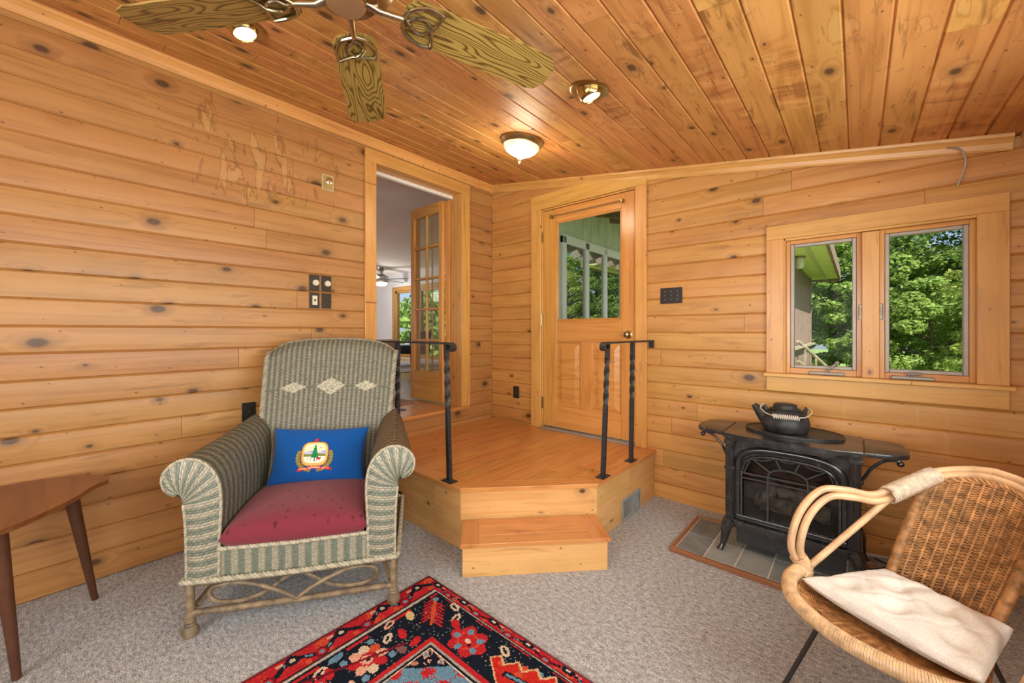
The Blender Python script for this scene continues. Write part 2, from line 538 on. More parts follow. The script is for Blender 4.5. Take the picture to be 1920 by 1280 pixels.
def slate():
    t = NT('slate tile')
    co = t.n('ShaderNodeTexCoord').outputs['Object']
    rnd = t.n('ShaderNodeObjectInfo').outputs['Random']
    p = t.vmul(co, (1, 1, 1), t.n('ShaderNodeCombineXYZ', None, X=t.math('MULTIPLY', rnd, 40), Y=t.math('MULTIPLY', rnd, 23), Z=0.0).outputs[0])
    nz = t.noise(p, 9, 5, 0.6)
    base = t.ramp(t.math('MULTIPLY_ADD', nz, 0.6, t.math('MULTIPLY', rnd, 0.4)),
                  [(0.3, (0.14, 0.165, 0.18)), (0.5, (0.24, 0.275, 0.285)), (0.75, (0.36, 0.385, 0.37))])
    return t.bsdf(base, 0.42, 0, t.bump(t.noise(p, 30, 5), 0.3, 0.004))


M_slate = slate()
M_grout = plain('pale grout', (0.68, 0.63, 0.55), 0.9)


def carpet():
    t = NT('grey berber carpet')
    pos = t.n('ShaderNodeTexCoord').outputs['Object']
    a = t.noise(t.vmul(pos, (150, 260, 200)), 1.0, 3, 0.65)
    b = t.noise(t.vmul(pos, (38, 70, 50)), 1.0, 3, 0.6)
    c = t.noise(pos, 2.2, 2)
    f = t.math('ADD', t.math('MULTIPLY', a, 0.62), t.math('MULTIPLY', b, 0.38))
    col = t.ramp(f, [(0.35, (0.080, 0.083, 0.087)), (0.44, (0.342, 0.350, 0.362)), (0.53, (0.56, 0.572, 0.588)), (0.63, (0.90, 0.90, 0.91))])
    col = t.mix(t.math('MULTIPLY', c, 0.25), col, (0.36, 0.35, 0.34))
    return t.bsdf(col, 0.95, 0, t.bump(f, 0.9, 0.012), Specular_IOR_Level=0.1)


M_carpet = carpet()


def attr_mat(name, rough=0.7, bump_scale=None, bump=0.4, noise_amp=0.0, nscale=200, spec=0.3):
    t = NT(name)
    c = t.n('ShaderNodeAttribute', {'attribute_name': 'Col'}).outputs['Color']
    co = t.n('ShaderNodeTexCoord').outputs['Object']
    nrm = None
    if noise_amp:
        nz = t.noise(co, nscale, 3, 0.6)
        k = t.math('MULTIPLY_ADD', nz, 2 * noise_amp, 1 - noise_amp)
        c = t.n('ShaderNodeVectorMath', {'operation': 'SCALE'}, i0=c, Scale=k).outputs[0]
    if bump_scale:
        nrm = t.bump(t.noise(co, bump_scale, 3), bump, 0.004)
    return t.bsdf(c, rough, 0, nrm, Specular_IOR_Level=spec)


M_rug = attr_mat('wool rug pile', 0.95, 330, 0.7, 0.28, 420, 0.05)
M_wicker = attr_mat('painted wicker strand', 0.5, 160, 0.25, 0.22, 130, 0.5)
M_print = attr_mat('printed cotton', 0.9, 500, 0.3, 0.06, 300, 0.1)
M_leaf = attr_mat('leaf', 0.55, None, 0, 0.15, 3, 0.3)


def leafy():
    t = NT('sunlit leaf')
    c = t.n('ShaderNodeAttribute', {'attribute_name': 'Col'}).outputs['Color']
    d = t.n('ShaderNodeBsdfDiffuse', None, Color=c)
    tr = t.n('ShaderNodeBsdfTranslucent', None, Color=c)
    mx = t.n('ShaderNodeMixShader', None, Fac=0.5)
    t.t.links.new(d.outputs[0], mx.inputs[1]); t.t.links.new(tr.outputs[0], mx.inputs[2])
    t.t.links.new(mx.outputs[0], t.out.inputs[0])
    return t.m


M_leaf = leafy()
M_bark = plain('grey bark', (0.14, 0.11, 0.085), 0.9, 0, 0.3, 14, 0.6)
M_grass = plain('meadow grass', (0.20, 0.30, 0.07), 0.9, 0, 0.25, 3)


def cloth(name, c, scale=420, bump=0.35, spots=None, rough=0.9):
    t = NT(name)
    co = t.n('ShaderNodeTexCoord').outputs['Object']
    wv = t.noise(co, scale, 2, 0.7)
    col = t.ramp(wv, [(0.3, tuple(x * 0.82 for x in c)), (0.7, tuple(min(1, x * 1.15) for x in c))])
    if spots:
        v = t.n('ShaderNodeTexVoronoi', {'feature': 'F1'}, Vector=t.vmul(co, spots[0]), Scale=1.0, Randomness=0.55)
        jag = t.noise(co, 140, 2)
        d = t.math('ADD', v.outputs['Distance'], t.math('MULTIPLY', t.math('SUBTRACT', jag, 0.5), 0.22))
        col = t.mix(t.smooth(d, 0.12, 0.17, 0.7, 0.0), col, spots[1])
    return t.bsdf(col, rough, 0, t.bump(wv, bump, 0.002), Specular_IOR_Level=0.15, Sheen_Weight=0.15)


M_burg = cloth('burgundy tapestry', (0.20, 0.030, 0.045), 380, 0.5, ((19, 19, 3), (0.05, 0.012, 0.02)))
M_blue = cloth('royal blue cotton', (0.004, 0.075, 0.30), 420, 0.25)
M_cream = cloth('ivory cotton', (0.74, 0.715, 0.67), 300, 0.15)
M_lrcream = cloth('oatmeal upholstery', (0.50, 0.44, 0.34), 120, 0.3)
M_dark = cloth('charcoal upholstery', (0.05, 0.05, 0.055), 120, 0.3)
M_palerug = cloth('pale flatweave', (0.48, 0.45, 0.42), 60, 0.3)
M_bamboo = plain('weathered bamboo', (0.20, 0.145, 0.085), 0.5, 0, 0.28, 25, 0.2)
M_rattan = plain('natural rattan pole', (0.60, 0.385, 0.215), 0.35, 0, 0.12, 14, 0.05)
M_wrap = plain('rattan peel binding', (0.60, 0.40, 0.22), 0.4, 0, 0.14, 40, 0.1)
M_wrapp = plain('pale cane binding', (0.62, 0.50, 0.38), 0.45, 0, 0.12, 60, 0.1)
M_weave = plain('brown wicker strand', (0.40, 0.20, 0.075), 0.5, 0, 0.25, 35, 0.1)
M_green = plain('sage painted siding', (0.58, 0.65, 0.50), 0.7, 0, 0.05, 6)
M_soffit = plain('yellow green soffit', (0.66, 0.72, 0.26), 0.7, 0, 0.05, 5)
M_brown = plain('brown stained siding', (0.26, 0.175, 0.14), 0.8, 0, 0.12, 6)
M_rafter = plain('weathered rafter', (0.32, 0.26, 0.18), 0.8, 0, 0.15, 8)
M_insul = plain('pinkish underlay', (0.45, 0.33, 0.24), 0.9, 0, 0.3, 9)


def dark_pane():
    t = NT('reflecting pane')
    g = t.n('ShaderNodeBsdfGlossy', None, Color=(0.75, 0.78, 0.76, 1), Roughness=0.015)
    d = t.n('ShaderNodeBsdfDiffuse', None, Color=(0.05, 0.06, 0.055, 1))
    mx = t.n('ShaderNodeMixShader', None, Fac=0.72)
    t.t.links.new(d.outputs[0], mx.inputs[1]); t.t.links.new(g.outputs[0], mx.inputs[2])
    t.t.links.new(mx.outputs[0], t.out.inputs[0])
    return t.m


M_pane = dark_pane()

# ================================================================== THE ROOM
CEIL0, SLOPE = 2.788, 0.1672          # ceiling height at the left wall and its fall per metre to the right
ROOM_X, ROOM_Y = 3.53, -4.85
ceil_n = Vector((SLOPE, 0, 1)).normalized()


def prof_log(H):
    h = H / 2
    def z(y):
        d = h - abs(y)
        if d < 0.007: return -0.0085 + 0.0085 * d / 0.007
        return 0.0024 * (1 - (y / h) ** 2)
    return [-h, -h + 0.007, -h * 0.45, 0, h * 0.45, h - 0.007, h], z


def prof_flat(H, g=0.0035, dep=0.006):
    h = H / 2
    def z(y):
        d = h - abs(y)
        return -dep + dep * d / g if d < g else 0.0
    return [-h, -h + g, h - g, h], z


def plank(parent, c, ux, uy, uz, L, ylo, yhi, prof, mat, clips=(), thick=0.02, name='plank'):
    brk, zf = prof
    ys = sorted({ylo, yhi, *[b for b in brk if ylo < b < yhi]})
    pts = [(y, zf(y)) for y in ys] + [(yhi, -thick), (ylo, -thick)]
    bm = bmesh.new()
    e = 0.0009
    a = [bm.verts.new((-L / 2 + e, y, z)) for y, z in pts]
    b = [bm.verts.new((L / 2 - e, y, z)) for y, z in pts]
    n = len(pts)
    bm.faces.new(a); bm.faces.new(b[::-1])
    for i in range(n):
        bm.faces.new((a[i], b[i], b[(i + 1) % n], a[(i + 1) % n]))
    M = Matrix((( *[ux[0], uy[0], uz[0]], c[0]), (ux[1], uy[1], uz[1], c[1]), (ux[2], uy[2], uz[2], c[2]), (0, 0, 0, 1)))
    if clips:
        Mi = M.inverted(); R = Mi.to_3x3()
        for p, nn in clips:
            r = bmesh.ops.bisect_plane(bm, geom=bm.verts[:] + bm.edges[:] + bm.faces[:], plane_co=Mi @ Vector(p), plane_no=R @ Vector(nn), clear_outer=True)
            ed = [g for g in r['geom_cut'] if isinstance(g, bmesh.types.BMEdge)]
            if ed:
                bmesh.ops.edgeloop_fill(bm, edges=ed) if len(ed) > 2 else None
            if not bm.faces:
                bm.free(); return None
    return bm_obj(name, bm, mat, parent, False, M)


def plank_wall(parent, to_world, ux, uz, a0, a1, rows, pitch, holes, mat, prof, rmax=2.6, seed=1, clips=(), blocked=None, fixed=None):
    """Rows of planks; a runs along ux, rows are (z0, z1); holes are (a0, a1, z0, z1)."""
    rs = random.Random(seed)
    uy = Vector((0, 0, 1)) if abs(uz[2]) < 0.5 else None
    for k, (z0, z1) in enumerate(rows):
        cuts = {a0, a1}
        for h in holes:
            if h[2] < z1 and h[3] > z0: cuts.update((h[0], h[1]))
        x = a0 + rs.uniform(0.4, 1.0) * rmax
        while x < a1 - 0.3:
            if all(abs(x - c) > 0.18 for c in cuts): cuts.add(x)
            x += rs.uniform(0.45, 1.0) * rmax
        if fixed and k in fixed: cuts.update(fixed[k])
        cs = sorted(c for c in cuts if a0 - 1e-6 <= c <= a1 + 1e-6)
        for p, q in zip(cs, cs[1:]):
            if q - p < 0.02: continue
            m = (p + q) / 2
            spans = [(z0, z1)]
            for h in holes:
                if h[0] < m < h[1]:
                    ns = []
                    for s0, s1 in spans:
                        if h[2] >= s1 or h[3] <= s0: ns.append((s0, s1)); continue
                        if h[2] - s0 > 0.012: ns.append((s0, h[2]))
                        if s1 - h[3] > 0.012: ns.append((h[3], s1))
                    spans = ns
            for s0, s1 in spans:
                zc = (z0 + z1) / 2
                plank(parent, to_world(m, zc), ux, uy, uz, q - p, s0 - zc, s1 - zc, prof, mat, clips)


# ---- left wall with the doorway to the living room
D1 = (-1.3476, -0.4419, 0.535, 2.6007)            # y0, y1, z0, z1 of the opening
bm = slab_holes(bmesh.new(), ROOM_Y, 0.12, -0.1, 3.05, [(D1[0] - 0.02, D1[1] + 0.02, D1[2] - 0.03, D1[3] + 0.02)],
                lambda b, p, q, s, t: bx(b, -0.15, -0.021, p, q, s, t))
wall_left = tag(bm_obj('wall_left', bm, M_left), kind='structure')
P = 0.1277
rows = [(0.013 + P * k - (0.013 if k == 0 else 0), 0.013 + P * (k + 1)) for k in range(22)]
rows[0] = (0.0, rows[0][1])
plank_wall(wall_left, lambda a, z: (0, a, z), Vector((0, 1, 0)), Vector((1, 0, 0)), ROOM_Y, -0.003, rows, P,
           [(D1[0] - 0.015, D1[1] + 0.015, 0.53, D1[3] + 0.015)], M_left, prof_log(P), rmax=5.5, seed=5)

# ---- back wall with the half-glass door and the casement window
D2 = (0.655, 1.586, 0.3576, 2.405)
W1 = (2.555, 3.378, 1.0012, 1.848)
bm = slab_holes(bmesh.new(), -0.15, ROOM_X + 0.15, -0.1, 2.9, [D2, W1], lambda b, p, q, s, t: bx(b, p, q, 0.021, 0.15, s, t))
bmesh.ops.bisect_plane(bm, geom=bm.verts[:] + bm.edges[:] + bm.faces[:], plane_co=(0, 0, CEIL0 + 0.06), plane_no=ceil_n, clear_outer=True)
wall_back = tag(bm_obj('wall_back', bm, M_back), kind='structure')
Q = 0.12705
rows = [(max(0.0, 0.112 + Q * (k - 1)), 0.112 + Q * k) for k in range(22)]
plank_wall(wall_back, lambda a, z: (a, 0, z), Vector((1, 0, 0)), Vector((0, -1, 0)), 0.0, ROOM_X - 0.002, rows, Q,
           [D2, W1], M_back, prof_log(Q), rmax=3.2, seed=14, clips=[((0, 0, CEIL0 - 0.004), ceil_n)])

# ---- right and rear walls with their wide windows (beside and behind the camera)
WR = (-4.25, -0.85, 0.85, 1.98)
bm = slab_holes(bmesh.new(), ROOM_Y, 0.15, -0.1, 2.3, [WR], lambda b, p, q, s, t: bx(b, ROOM_X + 0.021, ROOM_X + 0.15, p, q, s, t))
wall_right = tag(bm_obj('wall_right', bm, M_back), kind='structure')
plank_wall(wall_right, lambda a, z: (ROOM_X, -a, z), Vector((0, -1, 0)), Vector((-1, 0, 0)), 0.0, -ROOM_Y, rows, Q,
           [(-WR[1], -WR[0], WR[2], WR[3])], M_back, prof_log(Q), seed=9, clips=[((0, 0, CEIL0 - 0.004), ceil_n)])
WB = (1.25, 3.25, 0.80, 2.05)
bm = slab_holes(bmesh.new(), -0.15, ROOM_X + 0.15, -0.1, 3.0, [WB], lambda b, p, q, s, t: bx(b, p, q, ROOM_Y - 0.15, ROOM_Y - 0.021, s, t))
bmesh.ops.bisect_plane(bm, geom=bm.verts[:] + bm.edges[:] + bm.faces[:], plane_co=(0, 0, CEIL0 + 0.06), plane_no=ceil_n, clear_outer=True)
wall_rear = tag(bm_obj('wall_rear', bm, M_left), kind='structure')
plank_wall(wall_rear, lambda a, z: (ROOM_X - a, ROOM_Y, z), Vector((-1, 0, 0)), Vector((0, 1, 0)), 0.0, ROOM_X, rows, Q,
           [(ROOM_X - WB[1], ROOM_X - WB[0], WB[2], WB[3])], M_left, prof_log(Q), seed=19, clips=[((0, 0, CEIL0 - 0.004), ceil_n)])


def simple_window(name, ax, a0, a1, z0, z1, at, out, n):
    """Plain pane row with wooden frame for the windows beside and behind the camera."""
    w = empty(name, kind='structure')
    def bb(nm, p, q, s, t, d0, d1, mat):
        if ax == 'x': return board(nm, p, q, min(at + d0 * out, at + d1 * out), max(at + d0 * out, at + d1 * out), s, t, mat, w)
        return board(nm, min(at + d0 * out, at + d1 * out), max(at + d0 * out, at + d1 * out), p, q, s, t, mat, w)
    bb('frame', a0, a1, z0, z0 + .05, 0, .12, M_trim); bb('frame', a0, a1, z1 - .05, z1, 0, .12, M_trim)
    for i in range(n + 1):
        c = a0 + (a1 - a0) * i / n
        bb('frame', max(a0, c - .03), min(a1, c + .03), z0 + .05, z1 - .05, 0, .12, M_trim)
    bb('pane', a0 + .01, a1 - .01, z0 + .05, z1 - .05, .07, .075, M_glass)


# added unseen boards over those windows, placed to block the high sun
tag(box_obj('sun_block_board', 3.69, 4.80, -5.95, 0.20, 2.17, 2.23, M_brown, bev=0), kind='structure')
tag(box_obj('sun_block_board', 0.9, 3.69, -5.95, -5.01, 2.19, 2.25, M_brown, bev=0), kind='structure')
simple_window('window_2', 'y', WR[0], WR[1], WR[2], WR[3], ROOM_X, 1, 4)
simple_window('window_3', 'x', WB[0], WB[1], WB[2], WB[3], ROOM_Y, -1, 3)

# ---- ceiling: sloped, boards running along the left wall
ceiling = bm_obj('ceiling', bx(bmesh.new(), -0.02, 3.64, ROOM_Y - 0.15, 0.15, 0, 0.07,
                               M=Matrix.Translation((0, 0, CEIL0 + 0.021)) @ Matrix.Rotation(math.atan(SLOPE), 4, 'Y')), M_ceil)
tag(ceiling, kind='structure')
cs, sn = math.cos(math.atan(SLOPE)), math.sin(math.atan(SLOPE))
rs = random.Random(3)
CP = 0.128
xs = [0.0] + [0.057 + CP * k for k in range(0, 28)] + [ROOM_X]
for x0, x1 in zip(xs, xs[1:]):
    if x1 - x0 < 0.01: continue
    cuts = [ROOM_Y]
    y = ROOM_Y + rs.uniform(0.6, 1.8)
    while y < -0.35:
        cuts.append(y); y += rs.uniform(0.75, 2.3)
    cuts.append(-0.002)
    H = (x1 - x0) / cs
    for p, q in zip(cuts, cuts[1:]):
        xc = (x0 + x1) / 2
        plank(ceiling, (xc, (p + q) / 2, CEIL0 - SLOPE * xc), Vector((0, 1, 0)), Vector((cs, 0, -sn)), Vector((-sn, 0, -cs)), q - p, -H / 2, H / 2,
              prof_flat(H, 0.0065, 0.009), M_ceil)

# ---- carpet
floor = tag(box_obj('floor', -0.1, 3.65, ROOM_Y - 0.1, 0.1, -0.1, 0.0, M_carpet, bev=0), kind='structure')

# ---- crown mouldings
CR = [(0.0, 0.0), (0.0, -0.070), (0.010, -0.072), (0.016, -0.062), (0.022, -0.040), (0.036, -0.022), (0.044, -0.016), (0.047, -0.004), (0.047, 0.0)]


def crown(name, p0, p1, inward, down=Vector((0, 0, 1))):
    bm = bmesh.new()
    A = [bm.verts.new(Vector(p0) + inward * u + down * v) for u, v in CR]
    B = [bm.verts.new(Vector(p1) + inward * u + down * v) for u, v in CR]
    n = len(CR)
    bm.faces.new(A); bm.faces.new(B[::-1])
    for i in range(n): bm.faces.new((A[i], B[i], B[(i + 1) % n], A[(i + 1) % n]))
    c = (Vector(p0) + Vector(p1)) / 2
    d = (Vector(p1) - Vector(p0)).normalized()
    y = Vector((0, 0, 1)).cross(d).normalized(); z = d.cross(y)
    M = Matrix(((d.x, y.x, z.x, c.x), (d.y, y.y, z.y, c.y), (d.z, y.z, z.z, c.z), (0, 0, 0, 1)))
    bmesh.ops.transform(bm, matrix=M.inverted(), verts=bm.verts[:])
    return tag(bm_obj(name, bm, M_trim, None, False, M), kind='structure')


crown('trim_1', (0.005, ROOM_Y, CEIL0), (0.005, -0.001, CEIL0), Vector((1, 0, -SLOPE)))
crown('trim_2', (0.001, -0.005, CEIL0), (3.475, -0.005, CEIL0 - SLOPE * 3.475), Vector((0, -1, 0)))
crown('trim_3', (ROOM_X - 0.005, ROOM_Y, CEIL0 - SLOPE * ROOM_X), (ROOM_X - 0.005, -0.02, CEIL0 - SLOPE * ROOM_X), Vector((-0.6, 0, 0.1)))

# ------------------------------------------------------------------ door_1: folding glazed door in the left wall
door1 = empty('door_1', (0, 0, 0), kind='structure')
y0, y1, z0, z1 = D1
cw = 0.1
board('casing', 0.004, 0.024, y0 - 0.095, y0, 0.36, z1, M_trim, door1)
board('casing', 0.004, 0.024, y1, y1 + 0.108, z0, z1, M_trim, door1)
board('casing', 0.004, 0.024, y0 - 0.095, y1 + 0.108, z1, z1 + 0.102, M_trim, door1)
board('jamb', -0.17, 0.004, y0 - 0.02, y0, z0, z1, M_trim, door1, 0.001)
board('jamb', -0.17, 0.004, y1, y1 + 0.02, z0, z1, M_trim, door1, 0.001)
board('jamb', -0.17, 0.004, y0 - 0.02, y1 + 0.02, z1, z1 + 0.02, M_trim, door1, 0.001)
board('threshold', -0.17, 0.022, y0 - 0.1, y1 + 0.11, z0 - 0.028, z0, M_tread, door1)
tag(board('track', -0.15, -0.115, y0, y1, z1 - 0.028, z1, M_white, door1, 0.001), 'white painted sliding track')


def glazed_leaf(parent, name, x0, x1, yf, th, z0, z1, nx=2, nz=5, stile=0.058, top=0.105, bot=0.30, mull=0.022):
    lf = None
    def bb(p, q, s, t, inset=0.0, nm='rail', m=M_door):
        return board(nm, p, q, yf + inset, yf + th - inset, s, t, m, lf, 0.003)
    lf = empty(name, parent=parent)
    bb(x0, x0 + stile, z0, z1, nm='stile'); bb(x1 - stile, x1, z0, z1, nm='stile')
    bb(x0 + stile, x1 - stile, z1 - top, z1); bb(x0 + stile, x1 - stile, z0, z0 + bot)
    ix0, ix1, iz0, iz1 = x0 + stile, x1 - stile, z0 + bot, z1 - top
    for i in range(1, nx):
        c = ix0 + (ix1 - ix0) * i / nx
        bb(c - mull / 2, c + mull / 2, iz0, iz1, 0.004, 'muntin')
    hh = (iz1 - iz0) / nz
    for k in range(1, nz):
        c = iz0 + hh * k
        bb(ix0, ix1, c - mull / 2, c + mull / 2, 0.002, 'muntin')
    for i in range(nx):
        for k in range(nz):
            p = ix0 + (ix1 - ix0) * i / nx + mull * .4; q = ix0 + (ix1 - ix0) * (i + 1) / nx - mull * .4
            box_obj('pane', p, q, yf + th / 2 - 0.002, yf + th / 2 + 0.002, iz0 + hh * k + mull * .4, iz0 + hh * (k + 1) - mull * .4, M_glassd, lf, 0)
    return lf


glazed_leaf(door1, 'leaf', -0.735, -0.205, -0.500, 0.034, 0.552, 2.566)
glazed_leaf(door1, 'leaf', -0.690, -0.145, -0.462, 0.014, 0.548, 2.566)
# ------------------------------------------------------------------ door_2: half-glass door in the back wall
door2 = empty('door_2', (0, 0, 0), kind='structure')
Z2 = 0.3576
board('casing', 0.541, 0.655, -0.024, -0.003, Z2, 2.410, M_trim, door2)
board('casing', 1.586, 1.676, -0.024, -0.003, Z2, 2.410, M_trim, door2)
bm = bmesh.new()
hd = [(-0.5675, -0.05), (0.5675, -0.05), (0.5675, 0.029), (0.2, 0.0846), (-0.5675, 0.0846)]
prism(bm, hd, 0.0, 0.021)
bm_obj('casing', bm, M_trim, door2, False, Matrix(((1, 0, 0, 1.1085), (0, 0, -1, -0.003), (0, 1, 0, 2.460), (0, 0, 0, 1))))
for x in (0.655, 1.575):
    board('jamb', x, x + 0.011, -0.004, 0.12, Z2, 2.405, M_trim, door2, 0.001)
board('jamb', 0.655, 1.586, -0.004, 0.12, 2.397, 2.408, M_trim, door2, 0.001)
tag(board('threshold', 0.66, 1.58, -0.035, 0.10, Z2, Z2 + 0.016, M_alu, door2), 'pale metal threshold')
leaf = empty('leaf', parent=door2)
LX0, LX1, LZ0, LZ1 = 0.668, 1.573, Z2 + 0.024, 2.393
gx0, gx1, gz0, gz1 = 0.815, 1.452, 1.365, 2.270
Yd = 0.006


def dboard(nm, a, b, c, d, m=M_door, f=0.0, t=0.04, bev=0.003):
    return board(nm, a, b, Yd + f, Yd + t, c, d, m, leaf, bev)


dboard('stile', LX0, gx0, LZ0, LZ1); dboard('stile', gx1, LX1, LZ0, LZ1)
dboard('rail', gx0, gx1, gz1, LZ1); dboard('rail', gx0, gx1, 1.172, gz1 - (gz1 - gz0)); dboard('rail', gx0, gx1, LZ0, 0.578)
dboard('stile', 1.070, 1.190, 0.578, 1.172)
for p, q in ((gx0, 1.070), (1.190, gx1)):
    # raised panel: a recessed field with a bevelled centre
    bm = bmesh.new()
    w2, h2 = (q - p) / 2, (1.172 - 0.578) / 2
    outl = lambda k: [(-w2 + k, -h2 + k), (w2 - k, -h2 + k), (w2 - k, h2 - k), (-w2 + k, h2 - k)]
    L0, L1, L2 = outl(0), outl(0.018), outl(0.06)
    a = [bm.verts.new((u, v, -0.014)) for u, v in L0]; b = [bm.verts.new((u, v, -0.014)) for u, v in L1]; c = [bm.verts.new((u, v, -0.002)) for u, v in L2]
    for i in range(4):
        j = (i + 1) % 4
        bm.faces.new((a[i], a[j], b[j], b[i])); bm.faces.new((b[i], b[j], c[j], c[i]))
    bm.faces.new(c)
    bm_obj('panel', bm, M_door, leaf, False, Matrix(((0, 1, 0, (p + q) / 2), (0, 0, -1, Yd), (1, 0, 0, (0.578 + 1.172) / 2), (0, 0, 0, 1))) @ Matrix.Rotation(math.pi / 2, 4, 'Z') if False else
           Matrix(((1, 0, 0, (p + q) / 2), (0, 0, -1, Yd), (0, 1, 0, 0.875), (0, 0, 0, 1))))
for a, b, c, d in ((gx0, gx1, gz0, gz0 + .012), (gx0, gx1, gz1 - .012, gz1), (gx0, gx0 + .012, gz0 + .012, gz1 - .012), (gx1 - .012, gx1, gz0 + .012, gz1 - .012)):
    dboard('glazing_bead', a, b, c, d, f=0.006, t=0.03)
tag(dboard('pane', gx0 + .005, gx1 - .005, gz0 + .005, gz1 - .005, M_glass, 0.018, 0.022, 0), 'clear glass pane')
kb = lathe_obj('knob', [(0.0, 0.0), (0.033, 0.0), (0.033, 0.004), (0.014, 0.008), (0.012, 0.025), (0.022, 0.033), (0.026, 0.045), (0.022, 0.056), (0.010, 0.061), (0, 0.0615)],
               M_brass, leaf, 24, Matrix.Rotation(math.pi / 2, 4, 'X'), (1.518, Yd, 1.239))
tag(kb, 'brass door knob')
rod = tube_obj('curtain_rod', [(0.775, Yd - 0.03, 2.322), (1.470, Yd - 0.03, 2.322)], 0.006, M_chrome, leaf, 8)
tag(rod, 'thin bright curtain rod')
for x in (0.775, 1.470):
    tag(box_obj('rod_bracket', x - 0.006, x + 0.012, Yd - 0.04, Yd, 2.306, 2.338, M_brass, leaf, 0.002), 'brass rod bracket')
for a, b in ((2.10, 2.20), (1.32, 1.43), (0.54, 0.65)):
    tag(bm_obj('hinge', tube(bx(bmesh.new(), 0.652, 0.668, -0.006, 0.004, a, b), [(0.662, -0.010, a), (0.662, -0.010, b)], 0.006), M_brass, door2), 'brass hinge')

# ------------------------------------------------------------------ window_1: pair of crank casements
win1 = empty('window_1', kind='structure')
cx0, cx1, cz0, cz1 = 2.4674, 3.4661, 1.0012, 1.936
board('casing', cx0, cx0 + 0.095, -0.026, -0.003, cz0, cz1 - 0.09, M_trim, win1)
board('casing', cx1 - 0.105, cx1, -0.026, -0.003, cz0, cz1 - 0.09, M_trim, win1)
board('casing', cx0, cx1, -0.026, -0.003, cz1 - 0.09, cz1, M_trim, win1)
board('sill', cx0 - 0.012, cx1 + 0.015, -0.052, 0.05, cz0 - 0.022, cz0, M_trim, win1)
board('apron', cx0, cx1, -0.024, -0.003, cz0 - 0.115, cz0 - 0.022, M_trim, win1)
MX0, MX1 = 2.930, 3.005
board('mullion', MX0, MX1, -0.010, 0.09, cz0, 1.83, M_trim, win1)
for a, b in ((W1[0], W1[0] + 0.014), (W1[1] - 0.014, W1[1])):
    board('jamb', a, b, -0.012, 0.12, cz0, W1[3], M_trim, win1, 0.001)
board('jamb', W1[0], W1[1], -0.012, 0.12, W1[3] - 0.014, W1[3], M_trim, win1, 0.001)
for k, (a, b) in enumerate(((W1[0] + 0.014, MX0), (MX1, W1[1] - 0.014))):
    sash = empty('sash', parent=win1)
    s0, s1 = cz0 + 0.0, W1[3] - 0.014
    for p, q, s, t in ((a, a + .022, s0, s1), (b - .022, b, s0, s1), (a + .022, b - .022, s1 - .022, s1), (a + .022, b - .022, s0, s0 + .034)):
        board('wood_frame', p, q, 0.022, 0.10, s, t, M_door, sash, 0.002)
    p0, p1, q0, q1 = a + .022, b - .022, s0 + .034, s1 - .022
    for p, q, s, t in ((p0, p0 + .020, q0, q1), (p1 - .020, p1, q0, q1), (p0 + .020, p1 - .020, q1 - .020, q1), (p0 + .020, p1 - .020, q0, q0 + .020)):
        tag(board('metal_frame', p, q, 0.030, 0.062, s, t, M_alu, sash, 0.003), 'taupe metal screen frame')
    tag(box_obj('pane', p0 + .015, p1 - .015, 0.046, 0.050, q0 + .015, q1 - .015, M_glass, sash, 0), 'clear glass pane')
    xc = b - 0.16 if k == 0 else a + 0.13
    tag(box_obj('crank_base', xc - 0.085, xc + 0.085, -0.002, 0.026, cz0 + 0.001, cz0 + 0.020, M_alu, sash, 0.006, 2), 'grey metal crank housing')
    if k == 0:
        bmh = tube(bmesh.new(), [(xc, 0.0, cz0 + .018), (xc + 0.02, -0.01, cz0 + .045), (xc + 0.05, -0.012, cz0 + .075)], [0.009, 0.008, 0.006])
        bmesh.ops.create_icosphere(bmh, subdivisions=2, radius=0.011, matrix=Matrix.Translation((xc + 0.052, -0.012, cz0 + .078)))
    else:
        bmh = tube(bmesh.new(), [(xc - 0.01, 0.005, cz0 + .018), (xc - 0.02, 0.0, cz0 + .032), (xc + 0.035, -0.005, cz0 + .036)], [0.011, 0.010, 0.008])
    tag(bm_obj('crank_handle', bmh, M_alu, sash, 'auto'), 'folding crank handle')
    xl = MX0 - 0.006 if k == 0 else MX1 + 0.006
    tag(bm_obj('sash_lock', bx(bx(bmesh.new(), xl - .008, xl + .008, 0.0, 0.02, 1.33, 1.42, .003), xl - .005, xl + .005, -0.008, 0.004, 1.36, 1.40, .002), M_alu, sash), 'metal sash lock')

# ------------------------------------------------------------------ the timber landing and its step
land = empty('timber_landing', (0.87, -0.75, 0), label='varnished pine landing with an angled corner below both doors', cat='landing')
LO = Vector((0.87, -0.75, 0))
PA, PB, PC = Vector((1.178, -1.494)), Vector((1.745, -0.905)), None     # ends of the angled front edge
dd = (PB - PA).normalized(); dn = Vector((dd.y, -dd.x))                   # along and out of the angled edge
TZ, TT = Z2, 0.024
bwid = 0.135
fld_clip = [((PA.x - dn.x * .10, PA.y - dn.y * .10, 0), (dn.x, dn.y, 0))]
x = 0.007
k = 0
rs = random.Random(21)
while x < 1.645 - 0.01:
    xe = min(x + bwid, 1.645)
    H = xe - x
    ys_ = [-1.394, -1.394 + rs.uniform(0.5, 1.0), -0.007]
    for p, q in zip(ys_, ys_[1:]):
        plank(land, ((x + xe) / 2 - LO.x, (p + q) / 2 - LO.y, TZ), Vector((0, 1, 0)), Vector((-1, 0, 0)), Vector((0, 0, 1)), q - p, -H / 2, H / 2,
              prof_flat(H, 0.0012, 0.0012), M_tread, [((c[0][0] - LO.x, c[0][1] - LO.y, 0), c[1]) for c in fld_clip], TT, 'tread_board')
    x = xe


